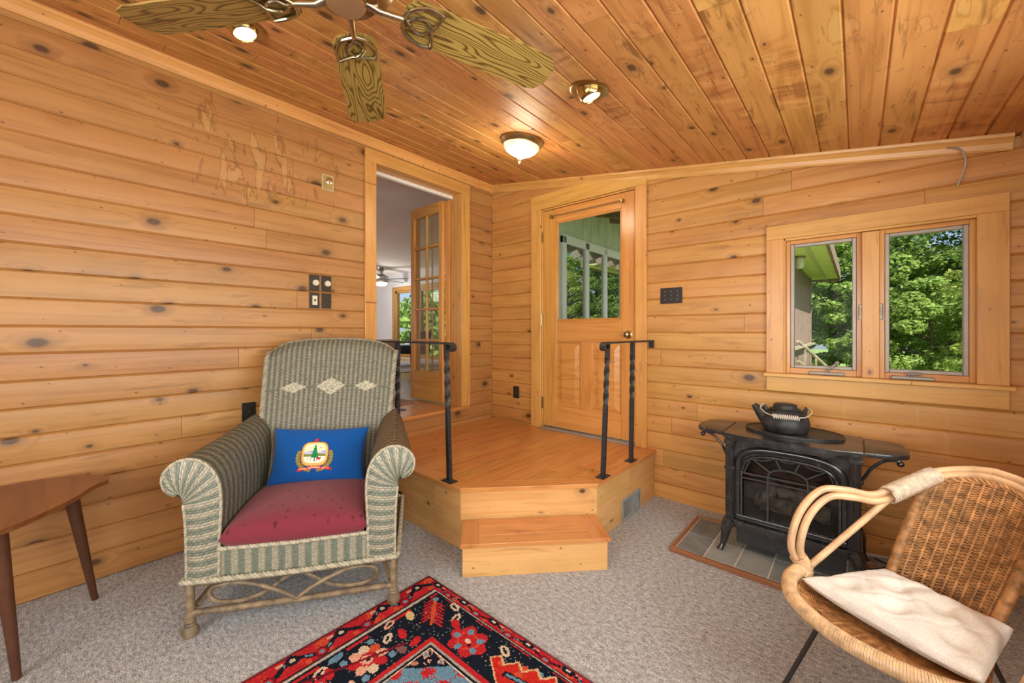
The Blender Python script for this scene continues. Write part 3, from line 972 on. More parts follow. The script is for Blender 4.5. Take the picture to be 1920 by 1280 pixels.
def poly_board(parent, pts, z0, z1, along, mat, name, org=LO):
    """A flat board cut to an outline, grain along the given direction."""
    c = sum((Vector(p) for p in pts), Vector((0, 0))) / len(pts)
    u = Vector(along).normalized(); v = Vector((-u.y, u.x))
    bm = prism(bmesh.new(), [((Vector(p) - c).dot(u), (Vector(p) - c).dot(v)) for p in pts], z0 - (z0 + z1) / 2, z1 - (z0 + z1) / 2, None, 0.002)
    M = Matrix(((u.x, v.x, 0, c.x - org.x), (u.y, v.y, 0, c.y - org.y), (0, 0, 1, (z0 + z1) / 2 - org.z), (0, 0, 0, 1)))
    return bm_obj(name, bm, mat, parent, False, M)


ia = PA - dn * .10; ib = PB - dn * .10
def on_line(p, d, axis, val):
    t = (val - p[axis]) / d[axis]; return p + d * t
qa = on_line(ia, dd, 1, -1.394); qb = on_line(ia, dd, 0, 1.645)
poly_board(land, [(0.007, -1.494), PA, qa, (0.007, -1.394)], TZ - TT, TZ, (1, 0), M_tread, 'edge_board')
poly_board(land, [PA, PB, qb, qa], TZ - TT, TZ, dd, M_tread, 'edge_board')
poly_board(land, [PB, (1.745, -0.007), (1.645, -0.007), qb], TZ - TT, TZ, (0, 1), M_tread, 'edge_board')


def riser_board(parent, p, q, z0, z1, th, mat, org=LO, name='riser_board'):
    """Vertical board from p to q (2-D), its face on the right-hand side of p->q, thickness th inwards."""
    p, q = Vector(p), Vector(q); u = (q - p).normalized(); nrm = Vector((u.y, -u.x))
    L = (q - p).length
    c = (p + q) / 2 - nrm * th / 2
    bm = bx(bmesh.new(), -L / 2, L / 2, -(z1 - z0) / 2, (z1 - z0) / 2, -th / 2, th / 2, 0.0018)
    M = Matrix(((u.x, 0, nrm.x, c.x - org.x), (u.y, 0, nrm.y, c.y - org.y), (0, 1, 0, (z0 + z1) / 2), (0, 0, 0, 1)))
    return bm_obj(name, bm, mat, parent, False, M)


g = 0.012                                                          # nosing overhang
sA = Vector((PA.x - 0.006, PA.y + g)); sB = Vector((PB.x - g, PB.y + 0.005))
A0 = (0.007, -1.494 + g)
for (p, q, joints) in ((A0, sA, [[0.35], [0.62], [0.22, 0.8]]), (sB, (1.745 - g, -0.007), [[0.62], [0.3], [0.5]])):
    p, q = Vector(p), Vector(q)
    for (a, b), js in zip(((0.0, 0.07), (0.07, 0.203), (0.203, TZ - TT)), joints):
        ts = [0] + js + [1]
        for s, t in zip(ts, ts[1:]):
            riser_board(land, p.lerp(q, s), p.lerp(q, t), a, b, 0.02, M_riser)
riser_board(land, sA, sB, 0.0, 0.179, 0.02, M_riser)
riser_board(land, sA, sB, 0.179, 0.199, 0.016, M_riser)
riser_board(land, sA, sB, 0.199, TZ - TT, 0.02, M_riser)
bm = prism(bmesh.new(), [(0.03 - LO.x, -1.45 - LO.y), (1.16 - LO.x, -1.45 - LO.y), (1.70 - LO.x, -0.89 - LO.y), (1.70 - LO.x, -0.03 - LO.y), (0.03 - LO.x, -0.03 - LO.y)], 0.002, TZ - TT - 0.002)
bm_obj('carcass', bm, M_riser, land)

# step
SO = Vector((PA.x + dd.x * .4 + dn.x * .14, PA.y + dd.y * .4 + dn.y * .14, 0))
step = empty('timber_step', SO, label='low pine box step in front of the angled landing edge', cat='step')
def sp(a, n_): return PA + dd * a + dn * n_
sz = Z2 / 2
s_a0, s_a1 = 0.022, 0.788
poly_board(step, [sp(0.012, 0.004), sp(0.105, 0.004), sp(0.105, 0.277), sp(0.012, 0.277)], sz - .02, sz, dn, M_tread, 'tread_board', SO)
poly_board(step, [sp(0.70, 0.004), sp(0.797, 0.004), sp(0.797, 0.277), sp(0.70, 0.277)], sz - .02, sz, dn, M_tread, 'tread_board', SO)
for n0, n1 in ((0.004, 0.095), (0.095, 0.19), (0.19, 0.277)):
    poly_board(step, [sp(0.105, n0), sp(0.70, n0), sp(0.70, n1), sp(0.105, n1)], sz - .02, sz, dd, M_tread, 'tread_board', SO)
for a, b in ((0.0, 0.055), (0.055, 0.138), (0.138, sz - .02)):
    riser_board(step, sp(s_a0, 0.258), sp(s_a1, 0.258), a, b, 0.02, M_riser, SO)
    riser_board(step, sp(s_a0, 0.012), sp(s_a0, 0.238), a, b, 0.02, M_riser, SO) if False else None
riser_board(step, sp(s_a0 + 0.0, 0.010), sp(s_a0 + 0.0, 0.237), 0.0, sz - .02, 0.02, M_riser, SO)
riser_board(step, sp(s_a1, 0.237), sp(s_a1, 0.010), 0.0, sz - .02, 0.02, M_riser, SO)


# ------------------------------------------------------------------ iron railings
def railing(name, label, base_pts, wall_pt, end_dir, side):
    """Flat wrought bar on two twisted square posts; end_dir points to the scroll, wall_pt is where the bar meets the wall."""
    o = Vector((base_pts[0][0], base_pts[0][1], TZ))
    r = empty(name, o, label=label, cat='handrail')
    u = Vector((end_dir[0], end_dir[1], 0)).normalized(); w = Vector((-u.y, u.x, 0))
    top = 1.192 - TZ
    for (px, py), (tx, ty) in base_pts_pairs(base_pts):
        post = empty('post', parent=r)
        b = Vector((px, py, TZ)) - o; t = Vector((tx, ty, 1.186)) - o
        n = 70
        bm = bmesh.new()
        hs = 0.0125
        prev = None
        for i in range(n + 1):
            f = i / n
            z = f
            ang = 0.0
            if 0.52 < f < 0.90: ang = (f - 0.52) / 0.38 * math.pi * 2.0
            if f >= 0.90: ang = math.pi * 2.0
            c = b.lerp(t, f)
            ring = []
            for kx, ky in ((1, 1), (-1, 1), (-1, -1), (1, -1)):
                x_ = (kx * math.cos(ang) - ky * math.sin(ang)) * hs; y_ = (kx * math.sin(ang) + ky * math.cos(ang)) * hs
                ring.append(bm.verts.new(c + u * x_ + w * y_))
            if prev:
                for k_ in range(4): bm.faces.new((prev[k_], prev[(k_ + 1) % 4], ring[(k_ + 1) % 4], ring[k_]))
            else: bm.faces.new(ring[::-1])
            prev = ring
        bm.faces.new(prev)
        bm_obj('bar', bm, M_iron, post)
        c = b
        m = Matrix(((u.x, w.x, 0, c.x), (u.y, w.y, 0, c.y), (0, 0, 1, 0), (0, 0, 0, 1)))
        box_obj('foot_plate', -0.045, 0.045, -0.028, 0.028, 0.0, 0.007, M_iron, post, 0.001, matrix=m)
    e = Vector((base_pts[0][2], base_pts[0][3], 1.192)) - o + u * 0.035
    s = Vector((wall_pt[0], wall_pt[1], 1.192)) - o
    path = [s, s.lerp(e, 0.5), e]
    for a in range(0, 330, 22):
        ra = 0.026 * (1 - a / 700)
        path.append(e + u * math.sin(math.radians(a)) * (ra + .01) + Vector((0, 0, -0.026 + ra * math.cos(math.radians(a)))))
    bm = bmesh.new()
    prev = None
    m = len(path)
    for i, p in enumerate(path):
        t = (path[min(i + 1, m - 1)] - path[max(i - 1, 0)]).normalized()
        nn = t.cross(w).normalized()
        ring = [bm.verts.new(p + w * a * 0.020 + nn * b * 0.006) for a, b in ((1, 1), (-1, 1), (-1, -1), (1, -1))]
        if prev:
            for k_ in range(4): bm.faces.new((prev[k_], prev[(k_ + 1) % 4], ring[(k_ + 1) % 4], ring[k_]))
        else: bm.faces.new(ring)
        prev = ring
    bm.faces.new(prev[::-1])
    bm_obj('rail', bm, M_iron, r)
    q = s
    m4 = Matrix(((u.x, w.x, 0, q.x), (u.y, w.y, 0, q.y), (0, 0, 1, q.z), (0, 0, 0, 1)))
    box_obj('wall_tab', 0.0, 0.007, -0.02, 0.02, -0.055, 0.004, M_iron, r, 0.001, matrix=m4)
    return r


def base_pts_pairs(bp):
    return [((a, b), (c, d)) for a, b, c, d in bp]


railing('iron_handrail', 'black iron handrail with twisted posts behind the wicker armchair',
        [(1.047, -1.462, 1.018, -1.462), (0.495, -1.462, 0.495, -1.462)], (0.012, -1.462), (1, 0), 1)
railing('iron_handrail', 'black iron handrail with twisted posts before the half-glass door',
        [(1.712, -0.785, 1.712, -0.722), (1.712, -0.377, 1.712, -0.352)], (1.712, -0.008), (0, -1), -1)

# ================================================================== WICKER ARMCHAIR
CREAM = np.array([0.47, 0.425, 0.31]); SAGE = np.array([0.195, 0.22, 0.165]); DKSG = np.array([0.10, 0.105, 0.075])


def weave(name, surf, ncol, nrow, amp, mat, parent, stripe='col', period=2, closed_back=0.0, cols=None, tone=1.0, colfn=None):
    """Woven sheet: ncol stakes across u, nrow weavers along v; strands pass over and under each other as relief."""
    U, V = 2 * ncol + 1, 2 * nrow + 1
    us = np.linspace(0, 1, U); vs = np.linspace(0, 1, V)
    uu, vv = np.meshgrid(us, vs)
    P = surf(uu, vv)                                    # (V, U, 3)
    du = np.gradient(P, axis=1); dv = np.gradient(P, axis=0)
    N = np.cross(du, dv); N /= np.linalg.norm(N, axis=2, keepdims=True) + 1e-12
    iu, iv = np.arange(U), np.arange(V)
    cc, rr = np.meshgrid(iu // 2, iv // 2)
    oddu, oddv = np.meshgrid(iu % 2, iv % 2)
    over = np.where((cc + rr) % 2 == 0, 1.0, -0.35)
    h = np.where(oddu == 1, over, 0.25) * np.where(oddv == 1, 1.0, 0.0) - np.where(oddv == 0, 0.9, 0.0)
    h += rng.normal(0, 0.18, h.shape)
    P = P + N * (h * amp)[..., None]
    if stripe == 'col': idx = cc
    else: idx = rr
    s = (idx // period) % 2
    base = np.where((s == 0)[..., None], CREAM, SAGE)
    if cols: base = np.where((s == 0)[..., None], cols[0], cols[1])
    base = base * (0.80 + 0.4 * rng.random((V, U, 1)))
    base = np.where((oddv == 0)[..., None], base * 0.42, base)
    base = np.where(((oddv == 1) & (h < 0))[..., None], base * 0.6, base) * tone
    if colfn is not None: base = colfn(uu, vv, base)
    idg = np.arange(U * V).reshape(V, U)
    F = np.stack([idg[:-1, :-1], idg[:-1, 1:], idg[1:, 1:], idg[1:, :-1]], -1).reshape(-1, 4)
    return np_obj(name, P.reshape(-1, 3), F, mat, parent, cols=base.reshape(-1, 3), smooth=True)


def braid_tube(name, pts, r, parent, n_strand=3, pitch=0.05, closed=False, tone=1.0):
    """Plaited edging: three strands winding round a path."""
    P = [Vector(p) for p in pts]
    Ls = [0.0]
    for a, b in zip(P, P[1:]): Ls.append(Ls[-1] + (b - a).length)
    n = max(12, int(Ls[-1] / 0.008))
    S = []
    j = 0
    for i in range(n + 1):
        d = Ls[-1] * i / n
        while j < len(Ls) - 2 and Ls[j + 1] < d: j += 1
        S.append(P[j].lerp(P[j + 1], (d - Ls[j]) / max(1e-9, Ls[j + 1] - Ls[j])))
    bm = bmesh.new()
    lay = bm.verts.layers.float_color.new('Col')
    for s in range(n_strand):
        path = []
        N = None
        for i, p in enumerate(S):
            t = (S[min(i + 1, n)] - S[max(i - 1, 0)]).normalized()
            if N is None: N = t.orthogonal().normalized()
            N = (N - t * N.dot(t)).normalized()
            B = t.cross(N)
            a = 2 * math.pi * (Ls[-1] * i / n / pitch + s / n_strand)
            path.append(p + (N * math.cos(a) + B * math.sin(a)) * r * 0.55)
        n0 = len(bm.verts)
        tube(bm, path, r * 0.62, 6)
        bm.verts.ensure_lookup_table()
        c = (CREAM if s != 1 else SAGE * 0.5 + CREAM * 0.5) * tone
        for v in bm.verts[n0:]: v[lay] = (*(c * random.uniform(0.85, 1.1)), 1)
    bmesh.ops.recalc_face_normals(bm, faces=bm.faces[:])
    return bm_obj(name, bm, M_wicker, parent, True)


AC_ANG = math.atan2(0.8132, 0.5819)
AC_O = Vector((0.767, -2.126, 0))
ac = empty('wicker_armchair', AC_O, AC_ANG, label='large sage and cream wicker armchair with rolled arms on bamboo base', cat='armchair')


def interp_curve(pts):
    """numpy sampler of a Catmull-Rom curve by normalised arc length."""
    C_ = np.array([tuple(p) for p in catmull(pts, 12)])
    d = np.concatenate([[0], np.cumsum(np.linalg.norm(np.diff(C_, axis=0), axis=1))]); d /= d[-1]
    return lambda t: np.stack([np.interp(t, d, C_[:, k]) for k in range(C_.shape[1])], -1)


# back: raked panel, domed and rolled over at the top
def back_surf(u, v, off=0.0):
    x_half = 0.315 + 0.055 * v
    x = (u * 2 - 1) * x_half
    dome = 1 - (u * 2 - 1) ** 2 * 0.35 - np.abs(u * 2 - 1) ** 6 * 0.65
    zc = np.interp(v, [0, 0.3, 0.93, 1.0], [0.36, 0.62, 1.155, 1.185])
    ztop = 0.085 * dome * np.clip((v - 0.45) / 0.55, 0, 1) ** 1.5 - 0.055 * np.clip((v - 0.45) / 0.55, 0, 1) ** 1.5
    z = zc + ztop
    y = np.interp(v, [0, 0.35, 0.9, 0.965, 1.0], [0.10, 0.205, 0.405, 0.445, 0.475]) - 0.035 * (1 - (u * 2 - 1) ** 2) * 0 + 0.03 * (1 - (u * 2 - 1) ** 2) + off
    return np.stack([x, y, z], -1)


def diamonds(u, v, base):
    m = np.zeros_like(u)
    for cu, w, hgt in ((0.21, 0.10, 0.034), (0.50, 0.115, 0.056), (0.79, 0.10, 0.034)):
        m = np.maximum(m, (np.abs(u - cu) / w + np.abs(v - 0.66) / hgt < 1).astype(float))
    spots = (rng.random(u.shape) > 0.35)
    c = np.where(spots[..., None], CREAM * 1.05, SAGE * 1.2)
    base = np.where(m[..., None] > 0, c, base)
    edge = (np.abs(v - 0.66) < 0.004) & (m == 0) & ((np.abs(u - 0.5) > 0.36) | (np.abs(np.abs(u - 0.5) - 0.15) < 0.05))
    return np.where(edge[..., None], DKSG, base)


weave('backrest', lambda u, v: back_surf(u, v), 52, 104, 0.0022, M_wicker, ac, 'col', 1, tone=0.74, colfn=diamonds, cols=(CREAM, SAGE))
weave('backrest_rear', lambda u, v: back_surf(1 - u, v, 0.035 * np.ones_like(u)), 26, 50, 0.002, M_wicker, ac, 'col', 1, tone=0.7)
sv = np.linspace(0.05, 1, 24)
for side in (0.0, 1.0):
    pts = back_surf(np.full(24, side), sv, 0.018)
    pts[:, 0] += 0.006 * (side * 2 - 1)
    braid_tube('back_braid', [tuple(p) for p in pts], 0.0165, ac, 3, 0.07, tone=0.72)
tt = np.linspace(0, 1, 30)
braid_tube('back_braid', [tuple(p) for p in back_surf(tt, np.ones(30), 0.015)], 0.009, ac, 3, 0.05, tone=0.6)

for sd in (-1, 1):
    # arm: the skin runs up the inside, over the roll and down the outside
    prof = [(-0.295, 0.34), (-0.292, 0.45), (-0.288, 0.56), (-0.30, 0.645), (-0.335, 0.705), (-0.39, 0.735), (-0.445, 0.728), (-0.485, 0.695), (-0.497, 0.655),
            (-0.485, 0.615), (-0.455, 0.592), (-0.425, 0.575), (-0.415, 0.50), (-0.412, 0.36), (-0.410, 0.235)]
    pf = interp_curve(prof)

    def arm(u, v, pf=pf, sd=sd):
        q = pf(u)
        y = -0.367 + 0.642 * v
        rise = 1 + 0.075 * v ** 1.3
        zz = np.where(q[..., 1] > 0.5, 0.5 + (q[..., 1] - 0.5) * (1 + 0.22 * v), q[..., 1])
        xx = q[..., 0] * (1 - 0.05 * v) + np.where(q[..., 0] < -0.42, 0.045 * v, 0)
        return np.stack([-sd * xx if sd > 0 else xx, y, zz], -1)
    if sd > 0:
        surf = lambda u, v, a=arm: a(1 - u, v)
    else:
        surf = arm
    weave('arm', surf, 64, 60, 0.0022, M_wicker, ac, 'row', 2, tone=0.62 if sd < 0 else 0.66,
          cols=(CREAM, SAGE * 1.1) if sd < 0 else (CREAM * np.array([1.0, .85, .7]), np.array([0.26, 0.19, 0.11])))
    # arm front: stripes run across and fan round the scroll
    outer = interp_curve([(-0.412, 0.235), (-0.413, 0.36), (-0.417, 0.48), (-0.425, 0.56), (-0.432, 0.592), (-0.434, 0.596), (-0.436, 0.598), (-0.438, 0.600)])
    inner = interp_curve([(-0.297, 0.235), (-0.293, 0.42), (-0.288, 0.555), (-0.300, 0.645), (-0.338, 0.708), (-0.39, 0.737), (-0.447, 0.730), (-0.487, 0.695), (-0.499, 0.655), (-0.485, 0.612), (-0.452, 0.592)])
    # keep rows level up to the neck, then fan
    vmap_o = lambda v: np.interp(v, [0, 0.45, 1], [0, 0.86, 1])
    vmap_i = lambda v: np.interp(v, [0, 0.45, 1], [0, 0.43, 1])

    def front(u, v, sd=sd, outer=outer, inner=inner):
        A = outer(vmap_o(v)); B = inner(vmap_i(v))
        q = A + (B - A) * u[..., None]
        bulge = 0.018 * np.sin(np.pi * u)
        return np.stack([(-sd) * q[..., 0] if sd > 0 else q[..., 0], -0.368 - bulge, q[..., 1]], -1)
    surf = front if sd < 0 else (lambda u, v, a=front: a(1 - u, v))
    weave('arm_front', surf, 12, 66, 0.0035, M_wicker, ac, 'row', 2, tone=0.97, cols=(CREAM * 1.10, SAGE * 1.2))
    pts = [(-sd * p[0] if sd > 0 else p[0], -0.366, p[1]) for p in inner(np.linspace(0, 1, 40))]
    braid_tube('arm_braid', pts, 0.0065, ac, 3, 0.035, tone=0.95)
    pts = [(-sd * p[0] if sd > 0 else p[0], -0.366, p[1]) for p in outer(np.linspace(0, 0.86, 20))]
    braid_tube('arm_braid', pts, 0.006, ac, 3, 0.035, tone=0.95)

weave('apron', lambda u, v: np.stack([-0.30 + 0.60 * u, -0.362 - 0.012 * np.sin(np.pi * u), 0.235 + 0.12 * v], -1), 46, 22, 0.0030, M_wicker, ac, 'col', 2, tone=0.95,
      cols=(CREAM * 1.05, SAGE * 1.2))
braid_tube('apron_braid', [(-0.30, -0.37, 0.357), (0, -0.385, 0.357), (0.30, -0.37, 0.357)], 0.009, ac, 3, 0.04)
ring_ = [(-0.425, -0.375, 0.236), (0, -0.392, 0.236), (0.425, -0.375, 0.236), (0.425, 0.30, 0.236), (0.34, 0.36, 0.236), (-0.34, 0.36, 0.236), (-0.425, 0.30, 0.236), (-0.425, -0.375, 0.236)]
braid_tube('base_braid', ring_, 0.011, ac, 3, 0.05, tone=0.95)
weave('rear_skirt', lambda u, v: np.stack([0.40 - 0.80 * u, 0.30 + 0.06 * np.sin(np.pi * u), 0.235 + 0.42 * v], -1), 40, 50, 0.002, M_wicker, ac, 'col', 2, tone=0.7)
box_obj('seat_deck', -0.30, 0.30, -0.35, 0.27, 0.30, 0.335, M_bamboo, ac, 0.004)

floor_h = {(-1, -1): 0.0, (1, -1): 0.0125, (-1, 1): 0.0, (1, 1): 0.0}
for sx in (-1, 1):
    for sy in (-1, 1):
        x, y = sx * 0.405, -0.352 if sy < 0 else 0.33
        zf = floor_h[(sx, sy)]
        lg = lathe_obj('leg', [(0, zf), (0.022, zf), (0.030, zf + .012), (0.030, zf + .03), (0.020, zf + .045), (0.022, zf + .05), (0.018, zf + .058), (0.021, zf + .064), (0.017, zf + .072),
                               (0.019, zf + .08), (0.0155, zf + .09), (0.0155, 0.235), (0, 0.235)], M_bamboo, ac, 14)
        lg.location = (x, y, 0)
rails = [((-0.405, -0.352, 0.218), (0.405, -0.352, 0.218)), ((-0.405, -0.352, 0.095), (0.405, -0.352, 0.095)),
         ((-0.405, 0.33, 0.095), (0.405, 0.33, 0.095)), ((-0.405, -0.352, 0.10), (-0.405, 0.33, 0.10)), ((0.405, -0.352, 0.10), (0.405, 0.33, 0.10)),
         ((-0.405, -0.352, 0.218), (-0.405, 0.33, 0.218)), ((0.405, -0.352, 0.218), (0.405, 0.33, 0.218))]
for a, b in rails:
    m = Vector(a).lerp(Vector(b), 0.5); m.z -= 0.004
    tube_obj('stretcher', catmull([a, tuple(m), b], 8), 0.0135, M_bamboo, ac, 10)
yf = -0.356
for sx in (-1, 1):
    loop = [(0, 0.101), (0.06, 0.140), (0.15, 0.182), (0.24, 0.205), (0.315, 0.195), (0.335, 0.160), (0.305, 0.128), (0.22, 0.118), (0.13, 0.140), (0.05, 0.190), (0.0, 0.212)]
    tube_obj('scroll_loop', catmull([(sx * px, yf - (0.006 if i < 5 else -0.006), pz) for i, (px, pz) in enumerate(loop)], 8), 0.0085, M_bamboo, ac, 8)
tube_obj('brace', [(-0.39, -0.33, 0.11), (-0.30, -0.10, 0.225)], 0.011, M_bamboo, ac)
tube_obj('brace', [(0.39, -0.33, 0.11), (0.30, -0.10, 0.225)], 0.011, M_bamboo, ac)

# burgundy seat cushion
def cushion_mesh(name, hx, hy, th, n, mat, parent=None, matrix=None, power=0.42, corner=0.0, wrinkle=0.0, tufts=(), cornerlift=0.0, taper=0.0):
    m = n
    g_ = np.linspace(-1, 1, m)
    xx, yy = np.meshgrid(g_, g_)
    edge = np.clip((1 - np.abs(xx) ** 2.4) * (1 - np.abs(yy) ** 2.4), 0, 1) ** power
    sx_ = xx * hx * (1 - corner * (1 - yy ** 2)) * (1 - taper * (yy + 1) / 2); sy_ = yy * hy * (1 - corner * (1 - xx ** 2))
    wr = wrinkle * (np.sin(xx * 9 + yy * 4) * np.sin(yy * 7 - xx * 3)) * edge
    for tx, ty in tufts:
        d2 = ((xx - tx) * hx) ** 2 + ((yy - ty) * hy) ** 2
        wr = wr - 0.30 * th * np.exp(-d2 / (2 * 0.026 ** 2))
    if len(tufts):
        for q in (xx + yy * hy / hx, xx - yy * hy / hx):
            c_ = np.abs(np.sin(np.pi * 1.5 * q))
            wr = wr - 0.0042 * np.exp(-(c_ / 0.22) ** 2) * edge
        wr = wr + 0.0022 * (np.sin(xx * 13 + 2 * np.sin(yy * 5)) + np.sin(yy * 11 + xx * 4)) * edge
    lift = cornerlift * np.abs(xx) ** 4 * np.abs(yy) ** 4
    top = np.stack([sx_, sy_, th * 0.55 * edge + wr + lift], -1).reshape(-1, 3)
    bot = np.stack([sx_, sy_, -th * 0.45 * edge - wr * 0.3 + lift], -1).reshape(-1, 3)
    idg = np.arange(m * m).reshape(m, m)
    F1 = np.stack([idg[:-1, :-1], idg[:-1, 1:], idg[1:, 1:], idg[1:, :-1]], -1).reshape(-1, 4)
    F2 = F1[:, ::-1] + m * m
    o = np_obj(name, np.concatenate([top, bot]), np.concatenate([F1, F2]), mat, parent, smooth=True, matrix=matrix)
    bm = bmesh.new(); bm.from_mesh(o.data)
    bmesh.ops.remove_doubles(bm, verts=bm.verts[:], dist=1e-5)
    bm.to_mesh(o.data); bm.free()
    return o


ACM = Matrix.Translation(AC_O) @ Matrix.Rotation(AC_ANG, 4, 'Z')
cush = cushion_mesh('seat_cushion', 0.290, 0.268, 0.155, 41, M_burg, None, ACM @ Matrix.Translation((0, -0.122, 0.402)) @ Matrix.Rotation(math.radians(1.5), 4, 'X'), 0.26)
tag(cush, 'burgundy patterned seat cushion lying in the wicker armchair', 'cushion')

# blue pillow with its printed crest
PM = ACM @ Matrix.Translation((0.003, 0.058, 0.598)) @ Matrix.Rotation(math.radians(2.0), 4, 'Y') @ Matrix.Rotation(math.radians(68), 4, 'X')
pil = empty('throw_pillow', (0, 0, 0), label='royal blue pillow with a printed state crest, leaning in the wicker armchair', cat='pillow')
pil.matrix_basis = PM
HX, HY, PTH = 0.243, 0.148, 0.105


def pillow_z(x, y):
    ex = np.clip((1 - np.abs(x / HX) ** 2.4) * (1 - np.abs(y / HY) ** 2.4), 0, 1) ** 0.42
    return PTH * 0.55 * ex


cushion_mesh('pillow_body', HX, HY, PTH, 41, M_blue, pil, None, 0.42, 0.075, 0.0025)


# crest, painted on a fine grid that follows the pillow's face
CW, CH = 0.186, 0.178
nx_, ny_ = 160, 156
gx_ = (np.arange(nx_) + 0.5) / nx_; gy_ = (np.arange(ny_) + 0.5) / ny_
X, Y = np.meshgrid(gx_, gy_)           # 0..1 left-right, bottom-top
img = np.zeros((ny_, nx_, 3)); img[:] = (0.004, 0.075, 0.30)
alpha = np.zeros((ny_, nx_), bool)


def paint(mask, c):
    img[mask] = c; alpha[mask] = True


wob = 0.012 * np.sin(X * 60) * np.sin(Y * 55)
for a in np.linspace(-0.15, 1.0, 9):                       # olive leaf wreath on both sides
    for s in (-1, 1):
        ang = math.pi * (0.05 + 0.5 * (1 - a)) - math.pi / 2
        cx_, cy_ = 0.5 + s * 0.43 * math.cos(ang * 0.9), 0.44 + 0.36 * math.sin(ang)
        paint(((X - cx_) / 0.062) ** 2 + ((Y - cy_) / 0.055) ** 2 + 8 * wob < 1, (0.24, 0.19, 0.06))
        paint(((X - cx_ - s * .02) / 0.03) ** 2 + ((Y - cy_ - .015) / 0.025) ** 2 < 1, (0.30, 0.24, 0.09))
sh = lambda k, dy=0: ((np.abs(X - 0.5) / (0.335 * k)) ** 4 + (np.abs(Y - 0.53 - dy) / (0.33 * k)) ** 3.2) + 6 * wob < 1
paint(sh(1.06), (0.30, 0.13, 0.03)); paint(sh(1.0), (0.72, 0.45, 0.14))
inn = ((np.abs(X - 0.5) / 0.285) ** 4 + (np.abs(Y - 0.55) / 0.275) ** 3.4) < 1
paint(inn, (0.86, 0.72, 0.46))
paint(inn & (Y < 0.60 + 0.025 * np.sin(X * 17 + 1.0)), (0.36, 0.40, 0.66))
paint(inn & (Y < 0.565 + 0.018 * np.sin(X * 23)), (0.50, 0.52, 0.72))
paint(inn & (Y < 0.535 + 0.012 * np.sin(X * 14)), (0.22, 0.24, 0.05))
paint(inn & (Y < 0.455), (0.86, 0.84, 0.66))
for k in range(6):                                           # the pine tree
    yt = 0.80 - 0.058 * k
    w_ = 0.028 + 0.0185 * k
    paint((Y < yt) & (Y > yt - 0.085) & (np.abs(X - 0.50) < w_ * (yt - Y) / 0.085 + 0.006), (0.012, 0.22, 0.085))
paint((np.abs(X - 0.50) < 0.010) & (Y > 0.33) & (Y < 0.45), (0.10, 0.09, 0.04))
paint((((X - 0.60) / 0.055) ** 2 + ((Y - 0.40) / 0.028) ** 2 < 1) | ((np.abs(np.abs(X - 0.60) - 0.035) < 0.009) & (Y > 0.34) & (Y < 0.40)) | ((np.abs(X - 0.655) < 0.018) & (np.abs(Y - 0.42) < 0.018)), (0.42, 0.03, 0.05))
for cx_, cy_ in ((0.33, 0.40), (0.40, 0.37)):
    paint((np.abs(X - cx_ - 0.3 * (Y - cy_)) < 0.008) & (np.abs(Y - cy_) < 0.032), (0.10, 0.25, 0.12))
paint((np.abs(X - 0.5 - 0.35 * (Y - 0.92)) < 0.035 + 0.012 * np.sin(Y * 70)) & (Y > 0.87) & (Y < 0.965), (0.65, 0.02, 0.05))
paint((np.abs(X - 0.55) < 0.03) & (np.abs(Y - 0.975) < 0.010), (0.10, 0.07, 0.03))
rib = lambda x0, x1, y0_, k, hh: (X > x0) & (X < x1) & (np.abs(Y - (y0_ + k * np.sin((X - x0) / (x1 - x0) * math.pi))) < hh)
paint(rib(0.10, 0.36, 0.105, 0.02, 0.030) | rib(0.66, 0.95, 0.115, 0.02, 0.030), (0.66, 0.035, 0.06))
paint(rib(0.33, 0.69, 0.135, 0.022, 0.032), (0.72, 0.05, 0.08))
paint(rib(0.06, 0.20, 0.065, 0.01, 0.018) | rib(0.82, 0.99, 0.085, 0.01, 0.018), (0.58, 0.03, 0.05))
FONT = {'F': '111100110100100', 'R': '110101110101101', 'E': '111100110100111', 'D': '110101101101110', 'O': '111101101101111', 'M': '101111111101101',
        'V': '101101101101010', 'N': '110101101101101', 'T': '111010010010010', 'U': '101101101101111', 'I': '111010010010111', 'Y': '101101010010010'}


def word(txt, x0, x1, yc, k, hgt, c):
    n = len(txt)
    for i, ch in enumerate(txt):
        for b in range(15):
            if FONT[ch][b] == '1':
                r_, c_ = divmod(b, 3)
                fx = x0 + (x1 - x0) * (i + 0.08 + c_ * 0.28) / n
                fw_ = (x1 - x0) / n * 0.28
                t_ = (fx - x0) / (x1 - x0)
                fy = yc + k * math.sin(t_ * math.pi) + hgt * (0.5 - r_ / 5)
                paint((X >= fx) & (X < fx + fw_) & (Y <= fy) & (Y > fy - hgt / 5), c)


word('FREEDOM', 0.125, 0.335, 0.105, 0.02, 0.036, (0.80, 0.62, 0.35))
word('VERMONT', 0.36, 0.67, 0.135, 0.022, 0.042, (0.84, 0.68, 0.42))
word('UNITY', 0.70, 0.90, 0.115, 0.02, 0.036, (0.80, 0.62, 0.35))
gxv = np.linspace(-CW / 2, CW / 2, nx_ + 1); gyv = np.linspace(-CH / 2, CH / 2, ny_ + 1)
VX, VY = np.meshgrid(gxv, gyv)
cxo, cyo = -0.014, -0.004
VZ = pillow_z(VX + cxo, VY + cyo) + 0.0022
idg = np.arange((nx_ + 1) * (ny_ + 1)).reshape(ny_ + 1, nx_ + 1)
F = np.stack([idg[:-1, :-1], idg[:-1, 1:], idg[1:, 1:], idg[1:, :-1]], -1).reshape(-1, 4)
am = alpha.reshape(-1)
crest = np_obj('printed_crest', np.stack([VX + cxo, VY + cyo, VZ], -1).reshape(-1, 3), F[am], M_print, pil, face_cols=img.reshape(-1, 3)[am])
tag(crest, 'printed crest with pine tree, cow and red ribbon')

